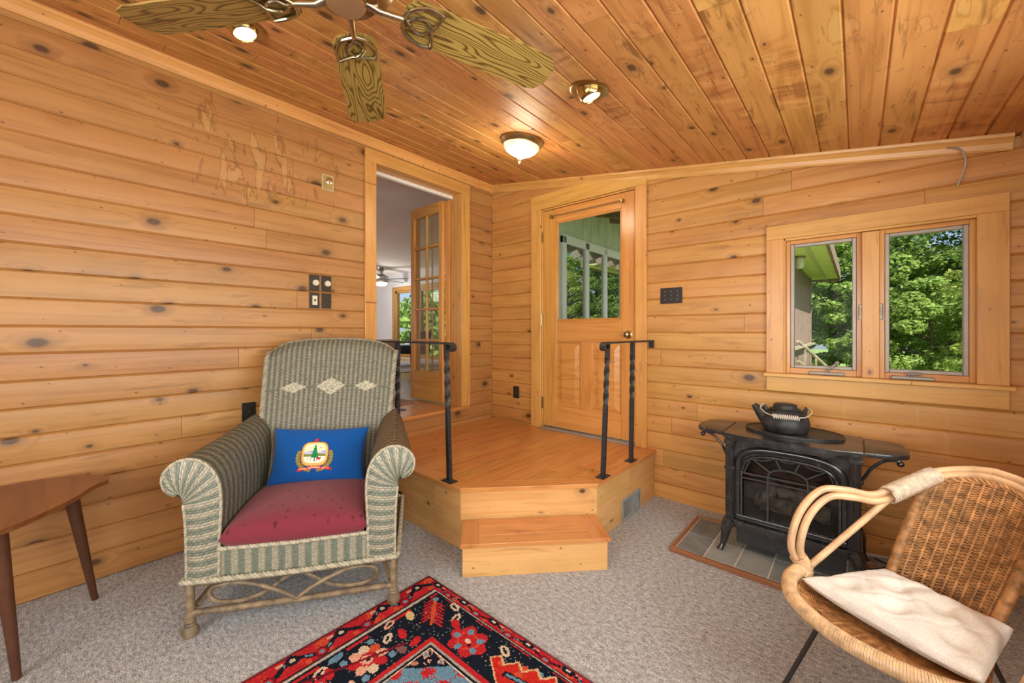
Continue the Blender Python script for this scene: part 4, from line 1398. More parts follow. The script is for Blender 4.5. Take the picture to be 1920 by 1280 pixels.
# ================================================================== WALNUT SIDE TABLE
tb = empty('side_table', (0.33, -3.14, 0), label='walnut side table with leaf-shaped top and tapered legs by the left wall', cat='table')
TB = Vector((0.33, -3.14, 0))
TTOP = 0.585
outline = [(0.31, -2.868), (0.345, -2.90), (0.40, -2.935), (0.48, -2.97), (0.58, -3.04), (0.68, -3.13), (0.74, -3.25), (0.72, -3.42), (0.60, -3.56), (0.42, -3.60), (0.22, -3.50), (0.10, -3.32), (0.065, -3.16), (0.09, -3.02), (0.15, -2.93), (0.23, -2.875)]
ol = [(p.x - TB.x, p.y - TB.y) for p in catmull([(a, b, 0) for a, b in outline], 6, True)]
bm = prism(bmesh.new(), ol, TTOP - 0.018, TTOP, None, 0.003)
tt_ = bm_obj('table_top', bm, M_walnut, tb, 'auto')
for (fx, fy, tx, ty) in ((0.599, -3.12, 0.585, -3.165), (0.190, -2.904, 0.283, -2.985), (0.36, -3.66, 0.40, -3.48)):
    f = Vector((fx, fy, 0)) - TB; t = Vector((tx, ty, TTOP - 0.024)) - TB
    tube_obj('leg', [f, f.lerp(t, .5), t], [0.0125, 0.019, 0.0255], M_legwood, tb, 18)
    tag(box_obj('leg_plate', -0.04, 0.04, -0.03, 0.03, TTOP - 0.025, TTOP - 0.018, M_castmatt, tb, 0.001, matrix=Matrix.Translation((t.x, t.y, 0))), 'dark metal leg plate')

# ================================================================== PERSIAN RUG
NA, NB, CS = 340, 460, 0.005
a_ = (np.arange(NA) + 0.5) * CS; b_ = (np.arange(NB) + 0.5) * CS
A, B = np.meshgrid(a_, b_)             # A along +X from the corner, B along -Y
NAVY = (0.010, 0.014, 0.024); RED = (0.46, 0.022, 0.028); ORG = (0.56, 0.085, 0.035); DRED = (0.16, 0.012, 0.022); CRM = (0.62, 0.50, 0.36); GRY = (0.34, 0.33, 0.30)
BLU = (0.13, 0.26, 0.36); PNK = (0.66, 0.36, 0.25)
R_ = np.zeros((NB, NA, 3)); R_[:] = NAVY
la = A / 0.122; lb = B / 0.050           # normalised outer border coordinates (the two sides differ in width)
dz = np.minimum(la, lb)
jit = rng.normal(0, 1, A.shape)


def pr(mask, c): R_[mask] = c


left_side = la < lb
along = np.where(left_side, B, A)
across = np.where(left_side, la, lb)
out = dz < 0.86
pr(out, RED)
pr(out & (np.sin(along * 60) + np.sin(along * 23 + 1) + 0.6 * jit > 1.15), ORG)
# zig-zag vine and rosettes of the outer border
ph = (along % 0.19) / 0.19
tri = np.abs(ph * 2 - 1)
vine = np.abs(across - (0.18 + 0.55 * tri)) < 0.10
pr(out & vine, NAVY)
pr(out & (np.abs(across - (0.18 + 0.55 * tri)) < 0.045) & ((along * 40).astype(int) % 3 == 0), BLU)
for ctr, wv, c1, c2 in ((0.0, 0.16, DRED, BLU), (0.5, 0.16, NAVY, CRM)):
    dp = np.minimum(np.abs(ph - ctr), 1 - np.abs(ph - ctr)) * 0.19
    sc = np.where(left_side, 0.122, 0.075)
    rr_ = np.sqrt(dp ** 2 + ((across - (0.30 if ctr else 0.62)) * sc) ** 2)
    pr(out & (rr_ < 0.026), c1); pr(out & (rr_ < 0.017), RED if ctr == 0 else c1); pr(out & (rr_ < 0.010), c2)
pr(out & (across > 0.60) & (np.abs(ph - 0.28) < 0.05), ORG)
pr(out & (np.abs(across - 0.22) < 0.05) & (np.abs(ph - 0.72) < 0.06), PNK)
pr(out & (dz < 0.10), DRED); pr(out & (dz > 0.80), DRED)
pr((np.minimum(A, B) < 0.006), (0.10, 0.012, 0.02))
pr((dz >= 0.86) & (dz < 0.92), NAVY)
pr((dz >= 0.92) & (dz < 1.03), GRY)
pr((dz >= 0.96) & (dz < 1.00), CRM)
# main navy border with a broken red vine, then the inner guard
inA, inB = 0.36, 0.258
border = (dz >= 1.10) & ((A < inA) | (B < inB))
pr(border & (rng.random(A.shape) < 0.035), (0.24, 0.26, 0.26))
pr(border & (dz < 1.22) & (np.sin(along * 31) > 0.1), RED)
mid_a, mid_b = 0.243, 0.155


def blob(ca, cb, ra, rb, c, rot=0.0, m=None, jag=0.16, lim=None):
    ca_, sa_ = math.cos(rot), math.sin(rot)
    u = ((A - ca) * ca_ + (B - cb) * sa_) / ra; v = (-(A - ca) * sa_ + (B - cb) * ca_) / rb
    k = u * u + v * v + jag * jit * 0.5 < 1
    pr(k if lim is None else k & lim, c)


def flower_pink(ca, cb, s=1.0):
    for k in range(8):
        an = k * math.pi / 4 + 0.2
        blob(ca + 0.052 * s * math.cos(an), cb + 0.052 * s * math.sin(an), 0.024 * s, 0.020 * s, (CRM, PNK, RED, PNK, CRM, ORG, PNK, RED)[k], an)
    for k in range(4):
        an = k * math.pi / 2 + 0.6
        blob(ca + 0.088 * s * math.cos(an), cb + 0.088 * s * math.sin(an), 0.016 * s, 0.014 * s, BLU)
    blob(ca, cb, 0.034 * s, 0.034 * s, RED); blob(ca, cb + .006, 0.024 * s, 0.022 * s, PNK); blob(ca, cb, 0.010 * s, 0.010 * s, NAVY)


def flower_red(ca, cb, s=1.0):
    for k in range(6):
        an = k * math.pi / 3
        blob(ca + 0.055 * s * math.cos(an), cb + 0.042 * s * math.sin(an), 0.036 * s, 0.030 * s, RED, an)
    blob(ca, cb, 0.05 * s, 0.04 * s, ORG, 0, None, 0.3)
    blob(ca, cb, 0.043 * s, 0.034 * s, RED)
    for k in range(5):
        an = k * 2 * math.pi / 5 + 0.5
        blob(ca + 0.058 * s * math.cos(an), cb + 0.045 * s * math.sin(an), 0.017 * s, 0.013 * s, BLU, an)
    blob(ca, cb, 0.014 * s, 0.011 * s, CRM); blob(ca + .02 * s, cb + .012 * s, 0.008 * s, 0.008 * s, NAVY)


def star(ca, cb, s=1.0, rot=0.785):
    for k in range(-3, 4):
        o = k * 0.020 * s
        for q in (-1, 1):
            blob(ca + o * math.cos(rot) - q * 0.028 * s * math.sin(rot + 0.5), cb + o * math.sin(rot) + q * 0.028 * s * math.cos(rot + 0.5), 0.034 * s, 0.0055 * s, RED, rot + q * 0.9)
    blob(ca, cb, 0.085 * s, 0.0095 * s, ORG, rot)
    blob(ca - 0.085 * s * math.cos(rot), cb - 0.085 * s * math.sin(rot), 0.016 * s, 0.014 * s, BLU)


def leafm(ca, cb, c, rot=0.0, s=1.0, ring=False):
    blob(ca, cb, 0.030 * s, 0.017 * s, c, rot)
    if ring: blob(ca, cb, 0.017 * s, 0.006 * s, NAVY, rot)


star(0.229, 0.147)
for cb in np.arange(0.471, 2.2, 0.42):
    flower_pink(0.246, cb); flower_red(0.245, cb + 0.21, 0.9)
for ca in np.arange(0.469, 1.6, 0.46):
    flower_red(ca, 0.160); flower_pink(ca + 0.28, 0.150, 0.75)
for ca, cb, c, r0, rg in ((0.171, 0.23, (0.62, 0.45, 0.22), 0.3, 0), (0.149, 0.319, PNK, 1.2, 1), (0.211, 0.366, CRM, 0.9, 1), (0.234, 0.311, RED, 0.3, 0), (0.277, 0.064, CRM, 0.2, 1),
                         (0.335, 0.106, CRM, 1.3, 1), (0.616, 0.100, CRM, 0.4, 1), (0.31, 0.30, RED, 1.3, 0), (0.30, 0.36, (0.2, 0.1, 0.1), 0, 0), (0.36, 0.13, RED, 0.4, 0), (0.17, 0.62, CRM, 1.1, 1),
                         (0.20, 0.60, RED, 0.2, 0), (0.15, 0.55, BLU, 1.4, 0), (0.31, 0.58, PNK, 0.8, 1), (0.90, 0.10, CRM, 0.5, 1), (1.05, 0.2, RED, 0.3, 0)):
    leafm(ca, cb, c, r0, 1.0, rg)
pr(border & (np.abs(A + 0.35 * B - 0.405) < 0.006) & (B > 0.33), DRED)
# guard stripes
gz = np.maximum((A - 0.35) / 1.0, -9); inn_ = np.minimum(A - 0.350, B - 0.248)
pr((inn_ >= -0.008) & (inn_ < 0.012), RED); pr((inn_ >= 0.012) & (inn_ < 0.022), GRY)
pr((inn_ >= 0.022) & (inn_ < 0.030), NAVY); pr((inn_ >= 0.030) & (inn_ < 0.036), CRM)
fieldm = inn_ >= 0.036
pr(fieldm, NAVY)
pr(fieldm & (rng.random(A.shape) < 0.25) & (np.sin(A * 90) * np.sin(B * 80) > 0.1), PNK)
pr(fieldm & (np.sin(A * 55 + B * 30) * np.sin(B * 60 - A * 20) > 0.72), (0.45, 0.20, 0.13))
for ca, cb in ((0.396, 0.313), (0.47, 0.30), (0.40, 0.42), (0.55, 0.30)):
    blob(ca, cb, 0.020, 0.011, PNK, 0.8); blob(ca, cb, 0.014, 0.007, BLU, 0.8)
d4 = np.abs(A - 0.62) + np.abs(B - 0.50)
pr(fieldm & (d4 < 0.34), NAVY); pr(fieldm & (d4 < 0.325), BLU)
pr(fieldm & (d4 < 0.325) & (np.sin(A * 70) + np.sin(B * 75) + 0.5 * jit > 0.7), RED)
pr(fieldm & (d4 < 0.20), DRED); pr(fieldm & (d4 < 0.19), RED)
# stepped red medallion rising from the long side
for cA in np.arange(0.80, 1.7, 0.56):
    saw = 0.035 * np.abs(((A - cA) / 0.072) % 1.0 * 2 - 1)
    prof_ = 0.072 + 0.95 * np.abs(A - cA - 0.03) * 0.30 + saw
    zone = (B > prof_) & (B < 0.262) & (np.abs(A - cA) < 0.20 - 0.14 * np.clip((B - 0.16) / 0.1, 0, 1))
    edge_ = (B > prof_ - 0.012) & (B < 0.262) & (np.abs(A - cA) < 0.21 - 0.14 * np.clip((B - 0.16) / 0.1, 0, 1))
    pr(edge_, (0.62, 0.40, 0.22)); pr(zone, (0.50, 0.025, 0.018))
    pr(zone & (np.sin(A * 80) + np.sin(B * 95) > 1.2), ORG)
    pr(zone & (np.abs(B - 0.158 + 0.16 * (A - cA)) < 0.012) & (np.abs(A - cA) < 0.12), NAVY)
    pr(zone & (np.abs(B - 0.158 + 0.16 * (A - cA)) < 0.006) & (np.abs(A - cA) < 0.11), BLU)
R_ = R_ * (0.82 + 0.36 * rng.random((NB, NA, 1)))
gv_a = np.arange(NA + 1) * CS; gv_b = np.arange(NB + 1) * CS
VA, VB = np.meshgrid(gv_a, gv_b)
zz_ = 0.011 + rng.normal(0, 0.0007, VA.shape)
zz_[0, :] = zz_[-1, :] = 0.003; zz_[:, 0] = zz_[:, -1] = 0.003
idg = np.arange((NA + 1) * (NB + 1)).reshape(NB + 1, NA + 1)
F = np.stack([idg[:-1, :-1], idg[1:, :-1], idg[1:, 1:], idg[:-1, 1:]], -1).reshape(-1, 4)
rug = np_obj('persian_rug', np.stack([VA, -VB, zz_], -1).reshape(-1, 3), F, M_rug, None, face_cols=R_.reshape(-1, 3))
rug.location = (1.250, -1.772, 0)
tag(rug, 'red and navy Persian rug with floral border lying on the grey carpet', 'rug')
M_bind = plain('rug binding', (0.16, 0.015, 0.03), 0.9, 0, 0.2, 120)
bm = bmesh.new()
for (p, q) in (((0, 0), (NA * CS, 0)), ((NA * CS, 0), (NA * CS, -NB * CS)), ((NA * CS, -NB * CS), (0, -NB * CS)), ((0, -NB * CS), (0, 0))):
    tube(bm, [(p[0], p[1], 0.006), (q[0], q[1], 0.006)], 0.006, 6)
bm_obj('binding', bm, M_bind, rug, True)

# ================================================================== HEARTH PAD, STOVE AND KETTLE
hp = empty('hearth_pad', (2.65, -0.45, 0), label='slate tiled hearth pad with brown wooden edging beneath the black stove', cat='hearth')
HO = Vector((2.65, -0.45, 0))
hx0, hx1, hy0, hy1 = 2.095, 3.215, -0.712, -0.185
box_obj('grout_bed', hx0 + .01 - HO.x, hx1 - .01 - HO.x, hy0 + .01 - HO.y, hy1 - .01 - HO.y, 0.0, 0.021, M_grout, hp, 0)
for a, b, c, d in ((hx0, hx1, hy0, hy0 + .022), (hx0, hx1, hy1 - .022, hy1), (hx0, hx0 + .022, hy0 + .022, hy1 - .022), (hx1 - .022, hx1, hy0 + .022, hy1 - .022)):
    board('edge_strip', a - HO.x, b - HO.x, c - HO.y, d - HO.y, 0.0, 0.028, M_hearthwood, hp, 0.004)
tmesh = None
for i in range(7):
    for j in range(2):
        x0, x1 = hx0 + .024 + i * .1505, hx0 + .024 + (i + 1) * .1505
        y0_, y1_ = ((hy0 + .024, -0.460), (-0.460, hy1 - .024))[j]
        x1 = min(x1, hx1 - .024)
        o = box_obj('slate_tile', -(x1 - x0) / 2 + .0045, (x1 - x0) / 2 - .0045, -(y1_ - y0_) / 2 + .0045, (y1_ - y0_) / 2 - .0045, -.004, .004, M_slate, hp, 0.0015)
        o.location = ((x0 + x1) / 2 - HO.x, (y0_ + y1_) / 2 - HO.y, 0.021 + random.uniform(0, .0015))

SV = Vector((2.632, -0.32, 0.026))
st = empty('cast_iron_stove', SV, label='black cast iron gas stove with arched glass door standing on slate pad', cat='stove')


def sbox(nm, a, b, c, d, e, f, m=M_cast, bev=0.004):
    return box_obj(nm, a, b, c, d, e, f, m, st, bev, 2)


yF = -0.165
# shell: sides, back, top and bottom, so that the firebox is hollow
sbox('side', -0.285, -0.262, yF, 0.16, 0.17, 0.625); sbox('side', 0.262, 0.285, yF, 0.16, 0.17, 0.625)
sbox('back', -0.262, 0.262, 0.14, 0.16, 0.17, 0.625); sbox('body_top', -0.262, 0.262, yF, 0.14, 0.605, 0.625)
tag(sbox('firebox_lining', -0.258, 0.258, 0.120, 0.139, 0.20, 0.60, M_soot), 'sooty brown firebox lining')
sbox('firebox_floor', -0.262, 0.262, yF + .01, 0.14, 0.17, 0.205, M_castmatt)
# base moulding, stepped
for e, z0_, z1_ in ((0.0, 0.150, 0.176), (0.012, 0.130, 0.150)):
    bmm = bmesh.new()
    prism(bmm, [(-0.300 + e, 0.165), (-0.300 + e, -0.185 + e), (-0.15, -0.215 + e), (0, -0.222 + e), (0.15, -0.215 + e), (0.300 - e, -0.185 + e), (0.300 - e, 0.165)], z0_, z1_, None, 0.004)
    bm_obj('base_moulding', bmm, M_cast, st, 'auto')
tag(sbox('skirt', -0.238, 0.238, -0.178, -0.168, 0.050, 0.132, M_castmatt), 'plain dark grey skirt panel')
sbox('burner_box', -0.22, 0.22, -0.14, 0.12, 0.060, 0.13, M_castmatt)
# front frame with an arched opening
na = 40
fx = 0.232


def arch(hw, zb, zs, za, n_=na):
    pts = [(-hw, zb), (-hw, (zb + zs) / 2), (-hw, zs)]
    for k in range(1, n_):
        t = math.pi - math.pi * k / n_
        c, s = math.cos(t), math.sin(t)
        pts.append((hw * math.copysign(abs(c) ** 0.62, c), zs + (za - zs) * abs(s) ** 0.75))
    pts += [(hw, zs), (hw, (zb + zs) / 2), (hw, zb)]
    return pts


def rect_like(pts, x0, x1, z0, z1):
    out_ = []
    n_ = len(pts)
    for i, (x, z) in enumerate(pts):
        if i < 3: out_.append((x0, (z0, (z0 + z1) / 2, z1 - .04)[i]))
        elif i >= n_ - 3: out_.append((x1, (z1 - .04, (z0 + z1) / 2, z0)[i - n_ + 3]))
        else: out_.append((x0 + (x1 - x0) * (i - 3) / (n_ - 7), z1))
    return out_


inner_a = arch(0.212, 0.205, 0.455, 0.560)
bm_obj('front_frame', ring_prism(bmesh.new(), rect_like(inner_a, -0.262, 0.262, 0.176, 0.622), inner_a, yF, yF + 0.02), M_cast, st, 'auto')
hood = arch(0.232, 0.470, 0.475, 0.592)[2:-2]
tube_obj('arch_moulding', [(x, yF - 0.008, z) for x, z in hood], 0.016, M_cast, st, 10)
hood2 = arch(0.207, 0.44, 0.455, 0.556)[2:-2]
tube_obj('arch_moulding', [(x, yF - 0.010, z) for x, z in hood2], 0.008, M_cast, st, 8)
for sx in (-1, 1):
    sbox('pilaster', sx * 0.272 - 0.022, sx * 0.272 + 0.022, -0.188, -0.160, 0.176, 0.622)
    for dx in (-0.011, 0.011):
        tube_obj('pilaster_bead', [(sx * 0.272 + dx, -0.190, 0.19), (sx * 0.272 + dx, -0.190, 0.612)], 0.0055, M_cast, st, 8)
    sbox('pilaster_band', sx * 0.272 - 0.027, sx * 0.272 + 0.027, -0.195, -0.155, 0.455, 0.470)
    sbox('pilaster_band', sx * 0.272 - 0.027, sx * 0.272 + 0.027, -0.195, -0.155, 0.598, 0.622)
    sbox('door_stile', sx * 0.232 - 0.010, sx * 0.232 + 0.010, yF - 0.014, yF + 0.004, 0.180, 0.47)
sbox('door_rail', -0.242, 0.242, yF - 0.016, yF + 0.004, 0.180, 0.207)
tag(box_obj('door_glass', -0.216, 0.216, yF + 0.008, yF + 0.012, 0.20, 0.565, M_stoveglass, st, 0), 'smoky door glass')
# grille bars
yg = yF - 0.006
gb = lambda pts, r=0.0045: tube_obj('grille_bar', pts, r, M_grille, st, 6)
gb([(-0.215, yg, 0.445), (0.215, yg, 0.445)]); gb([(-0.215, yg, 0.418), (0.215, yg, 0.418)])
ar2 = [(-0.088, yg - .002, 0.205), (-0.088, yg - .002, 0.43)] + [(-0.088 * math.cos(math.pi * k / 12), yg - .002, 0.445 + 0.055 * math.sin(math.pi * k / 12) ** 0.8) for k in range(1, 12)] + [(0.088, yg - .002, 0.43), (0.088, yg - .002, 0.205)]
gb(ar2, 0.005)
for (xa, za, xb, zb) in ((-0.078, 0.474, -0.165, 0.535), (-0.030, 0.496, -0.055, 0.556), (0.030, 0.496, 0.055, 0.556), (0.078, 0.474, 0.165, 0.535)):
    gb([(xa, yg, za), (xb, yg, zb)])
for (xa, za, xb, zb, sag) in ((-0.20, 0.45, -0.165, 0.535, 0.006), (-0.165, 0.535, -0.055, 0.556, -0.014), (-0.055, 0.556, 0.055, 0.556, -0.014), (0.055, 0.556, 0.165, 0.535, -0.014), (0.165, 0.535, 0.20, 0.45, 0.006)):
    gb([(xa + (xb - xa) * k / 8, yg, za + (zb - za) * k / 8 + sag * math.sin(math.pi * k / 8)) for k in range(9)], 0.0035)
gb([(-0.215, yg, 0.20), (-0.215, yg, 0.45)], 0.006); gb([(0.215, yg, 0.20), (0.215, yg, 0.45)], 0.006)
# ceramic logs
for (p, q, r) in (((-0.17, 0.02, 0.25), (0.02, -0.05, 0.26), 0.042), ((-0.03, 0.06, 0.26), (0.18, 0.0, 0.25), 0.045), ((-0.14, -0.06, 0.235), (-0.08, 0.05, 0.36), 0.030),
                  ((0.02, 0.0, 0.30), (0.12, 0.06, 0.38), 0.030), ((-0.06, -0.02, 0.33), (0.07, 0.03, 0.345), 0.028)):
    P_ = [Vector(p).lerp(Vector(q), k / 8) + Vector((random.uniform(-.006, .006), random.uniform(-.006, .006), random.uniform(-.006, .006))) for k in range(9)]
    tag(tube_obj('fire_log', P_, [r * random.uniform(.85, 1.1) for _ in P_], M_log, st, 10), 'pale ceramic log')
# top plate with bowed front, shelves at both ends
top_out = [(-0.302, 0.175), (-0.302, -0.200), (-0.20, -0.232), (-0.10, -0.248), (0, -0.253), (0.10, -0.248), (0.20, -0.232), (0.302, -0.200), (0.302, 0.175)]
bm_obj('top_plate', prism(bmesh.new(), top_out, 0.638, 0.664, None, 0.006), M_cast, st, 'auto')
neck = [(x * 0.975, y * 0.965) for x, y in top_out]
bm_obj('top_moulding', prism(bmesh.new(), neck, 0.622, 0.638), M_cast, st)
ovl = [(0.232 * math.cos(2 * math.pi * k / 48), 0.052 + 0.167 * math.sin(2 * math.pi * k / 48) - 0.01) for k in range(48)]
bm_obj('griddle', prism(bmesh.new(), ovl, 0.662, 0.672, None, 0.003), M_castmatt, st, 'auto')
tube_obj('griddle_rim', [(x, y, 0.6725) for x, y in ovl], 0.0035, M_cast, st, 6, closed=True)
for sx in (-1, 1):
    so = [(sx * 0.305, 0.150), (sx * 0.305, -0.185)] + [(sx * (0.305 + 0.160 * math.sin(t)), -0.185 + 0.335 * (1 - math.cos(t)) * 0.30) for t in np.linspace(0.5, math.pi / 2, 6)] + \
         [(sx * 0.468, 0.0), (sx * 0.455, 0.10), (sx * 0.41, 0.150)]
    bm_obj('warming_shelf', prism(bmesh.new(), so, 0.642, 0.663, None, 0.005), M_cast, st, 'auto')
    arm_ = catmull([(sx * 0.288, -0.12, 0.50), (sx * 0.305, -0.12, 0.525), (sx * 0.33, -0.12, 0.575), (sx * 0.375, -0.12, 0.620), (sx * 0.415, -0.12, 0.632), (sx * 0.432, -0.12, 0.622)], 6)
    bmm = tube(bmesh.new(), arm_, 0.0075, 8)
    bmesh.ops.create_icosphere(bmm, subdivisions=2, radius=0.014, matrix=Matrix.Translation((sx * 0.432, -0.12, 0.618)))
    bmesh.ops.create_icosphere(bmm, subdivisions=2, radius=0.012, matrix=Matrix.Translation((sx * 0.292, -0.12, 0.497)))
    bm_obj('shelf_bracket', bmm, M_cast, st, 'auto')
    for sy in (-1, 1):
        yb = -0.175 if sy < 0 else 0.13
        pts = catmull([(sx * 0.270, yb, 0.165), (sx * 0.286, yb - sy * -0.012, 0.130), (sx * 0.292, yb + sy * 0.02, 0.085), (sx * 0.300, yb + sy * 0.030, 0.035), (sx * 0.312, yb + sy * 0.045, 0.0)], 6)
        n_ = len(pts)
        tube_obj('leg', pts, [0.036 - 0.021 * min(1, i / (n_ * 0.75)) for i in range(n_)], M_cast, st, 10)
        pad = lathe_obj('foot', [(0, 0), (0.017, 0), (0.017, 0.006), (0.012, 0.012), (0, 0.012)], M_cast, st, 14)
        pad.location = (sx * 0.312, yb + sy * 0.045, 0)

KT = Vector((2.600, -0.300, SV.z + 0.6725))
kt = empty('tea_kettle', KT, math.radians(8), label='black cast iron kettle with coiled wire handle on the stove top', cat='kettle')
lathe_obj('body', [(0, 0), (0.090, 0), (0.106, 0.007), (0.116, 0.028), (0.117, 0.050), (0.110, 0.080), (0.094, 0.106), (0.074, 0.117), (0.072, 0.121), (0, 0.121)], M_kettle, kt, 40)
lathe_obj('lid', [(0, 0.120), (0.076, 0.120), (0.078, 0.126), (0.058, 0.130), (0.056, 0.150), (0.050, 0.154), (0, 0.155)], M_kettle, kt, 32)
tube_obj('spout', catmull([(-0.060, 0, 0.045), (-0.098, 0, 0.078), (-0.124, 0, 0.104), (-0.152, 0, 0.136)], 6), [0.054 - 0.039 * min(1, i / 18) for i in range(19)], M_kettle, kt, 16)
for sx in (-1, 1):
    tube_obj('lug', [(sx * 0.085, 0, 0.10), (sx * 0.100, 0, 0.142)], [0.013, 0.008], M_kettle, kt, 8)
hw = [(-0.094, 0, 0.138), (-0.110, -0.006, 0.142), (-0.118, -0.045, 0.126), (-0.092, -0.092, 0.108), (-0.058, -0.114, 0.100)]
hw2 = [(0.058, -0.114, 0.100), (0.090, -0.096, 0.104), (0.119, -0.050, 0.122), (0.114, -0.008, 0.140), (0.094, 0, 0.138)]
hd_ = tube(tube(bmesh.new(), catmull(hw, 8), 0.0028, 6), catmull(hw2, 8), 0.0028, 6)
bm_obj('wire_handle', hd_, M_wirew, kt, True)
coil = [(-0.060 + 0.120 * k / 156, -0.114 - 0.0125 * math.cos(k / 12 * 2 * math.pi) - 0.006 * math.sin(math.pi * k / 156), 0.098 + 0.0125 * math.sin(k / 12 * 2 * math.pi)) for k in range(157)]
tag(tube_obj('coil_grip', coil, 0.0030, M_wirew, kt, 6), 'bright spiral wire grip')

fl = tube_obj('gas_line', catmull([(2.86, -0.16, 0.055), (2.96, -0.125, 0.05), (3.05, -0.095, 0.05), (3.10, -0.10, 0.055), (3.13, -0.085, 0.07)], 8), 0.011, M_alu, None, 10)
tag(fl, 'grey metal gas pipe running along the hearth behind the stove', 'pipe')
cb = tube_obj('power_cord', catmull([(2.90, -0.235, 0.035), (2.96, -0.26, 0.034), (3.02, -0.19, 0.034), (3.055, -0.115, 0.04), (3.03, -0.085, 0.046), (2.97, -0.095, 0.036), (3.02, -0.14, 0.034), (3.09, -0.19, 0.034), (3.17, -0.27, 0.034), (3.235, -0.32, 0.012), (3.34, -0.30, 0.006)], 10), 0.0045, M_black, None, 8)
tag(cb, 'black power cord looping on the slate behind the stove', 'cord')

# ================================================================== RATTAN CHAIR
RO = Vector((3.043, -1.24, 0))
RA = math.atan2(-0.4983, 0.8670)
rc = empty('rattan_chair', RO, RA, label='round rattan tub chair with wicker back and looped pole arms on black legs', cat='chair')
RW = 0.250                                  # half width of the seat rim
rim_pts = [(-RW, -0.14, 0.40), (-RW * .90, -0.235, 0.392), (-RW * .58, -0.318, 0.385), (0, -0.352, 0.382), (RW * .64, -0.318, 0.385), (RW * 1.06, -0.235, 0.392), (RW * 1.19, -0.14, 0.40)]
rim = catmull(rim_pts, 12)
tube_obj('seat_rim', rim, 0.021, M_rattan, rc, 12)


def wrap_coil(name, path, r, wire, pitch, mat):
    """Cane binding: a flat strip wound tightly round a pole."""
    P_ = [Vector(p) for p in path]
    Ls = [0.0]
    for a, b in zip(P_, P_[1:]): Ls.append(Ls[-1] + (b - a).length)
    turns = Ls[-1] / pitch
    n_ = int(turns * 9)
    pts = []
    N = None
    j = 0
    for i in range(n_ + 1):
        d = Ls[-1] * i / n_
        while j < len(Ls) - 2 and Ls[j + 1] < d: j += 1
        p = P_[j].lerp(P_[j + 1], (d - Ls[j]) / max(1e-9, Ls[j + 1] - Ls[j]))
        t = (P_[j + 1] - P_[j]).normalized()
        if N is None: N = t.orthogonal().normalized()
        N = (N - t * N.dot(t)).normalized(); B_ = t.cross(N)
        a = 2 * math.pi * turns * i / n_
        rr_ = r(i / n_) if callable(r) else r
        pts.append(p + (N * math.cos(a) + B_ * math.sin(a)) * rr_)
    return tube_obj(name, pts, wire, mat, rc, 4)


wrap_coil('rim_binding', rim, 0.0205, 0.0040, 0.0062, M_wrap)
for sx in (-1, 1):
    loopA = [(-.250, -.135, .40), (-.268, -.168, .475), (-.268, -.125, .59), (-.252, -.035, .668), (-.220, .06, .668), (-.190, .14, .652), (-.168, .22, .668), (-.150, .33, .70), (-.128, .425, .728), (-.06, .472, .752), (0, .482, .762)]
    loopB = [(-.238, -.125, .40), (-.248, -.150, .475), (-.247, -.108, .58), (-.232, -.025, .648), (-.203, .06, .648), (-.175, .14, .634), (-.156, .22, .648), (-.140, .33, .680), (-.122, .420, .708), (-.06, .462, .732), (0, .470, .741)]
    for lp in (loopA, loopB):
        tube_obj('arm_pole', catmull([((-x * (1.20 if y < .3 else 1.12)) if sx > 0 else x, y, z) for x, y, z in lp], 8), 0.0125, M_rattan, rc, 12)
    mir = lambda x: -x * 1.20 if sx > 0 else x
    tube_obj('diagonal_pole', [(mir(-.238), -.120, .405), (mir(-.160), .20, .645)], 0.0115, M_rattan, rc, 10)
    wp = catmull([(mir(-.165), .195, .652), (mir(-.148), .30, .684), (mir(-.128), .405, .716)], 8)
    wrap_coil('arm_binding', wp, 0.0295, 0.0040, 0.0066, M_wrapp)
    wp = catmull([(mir(-.243), -.150, .372), (mir(-.246), -.13, .40), (mir(-.257), -.148, .44)], 6)
    wrap_coil('joint_binding', wp, 0.0255, 0.0038, 0.0060, M_wrap)
# wicker shell: rows of weavers over upright stakes, from the front rim under the cushion up to the head rail
rimf = interp_curve(rim_pts)


def shell(u, v):
    """u 0..1 left to right, v 0 front rim .. 1 head rail."""
    x_ = np.asarray(u) * 2 - 1
    tcurve = 0.5 + 0.5 * x_ * 0.97
    fr = rimf(tcurve)
    def row(w, yb, yc, z, zc, p=2.0):
        return np.stack([x_ * w, yb + yc * (1 - np.abs(x_) ** p), z + zc * (1 - np.abs(x_) ** p)], -1)
    keys = [0.0, 0.10, 0.30, 0.48, 0.56, 0.75, 1.0]
    K = [fr, fr * np.array([0.88, 0.80, 1]) + np.array([0, 0, -0.035]), row(0.205, -0.10, -0.03, 0.335, -0.01), row(0.150, 0.075, 0.03, 0.330, 0.0), row(0.128, 0.120, 0.045, 0.365, 0.0),
         row(0.140, 0.255, 0.06, 0.53, 0.01), row(0.150, 0.415, 0.050, 0.690, 0.040)]
    K = np.stack(np.broadcast_arrays(*K))
    idx = np.clip(np.searchsorted(keys, v, side='right') - 1, 0, len(keys) - 2)
    t = (v - np.take(keys, idx)) / (np.take(keys, idx + 1) - np.take(keys, idx))
    i_ = idx
    a = np.take_along_axis(K, i_[None, ..., None], 0)[0]; b = np.take_along_axis(K, (i_ + 1)[None, ..., None], 0)[0]
    return a + (b - a) * t[..., None]


NS = 11
bm_v, bm_f = [], []


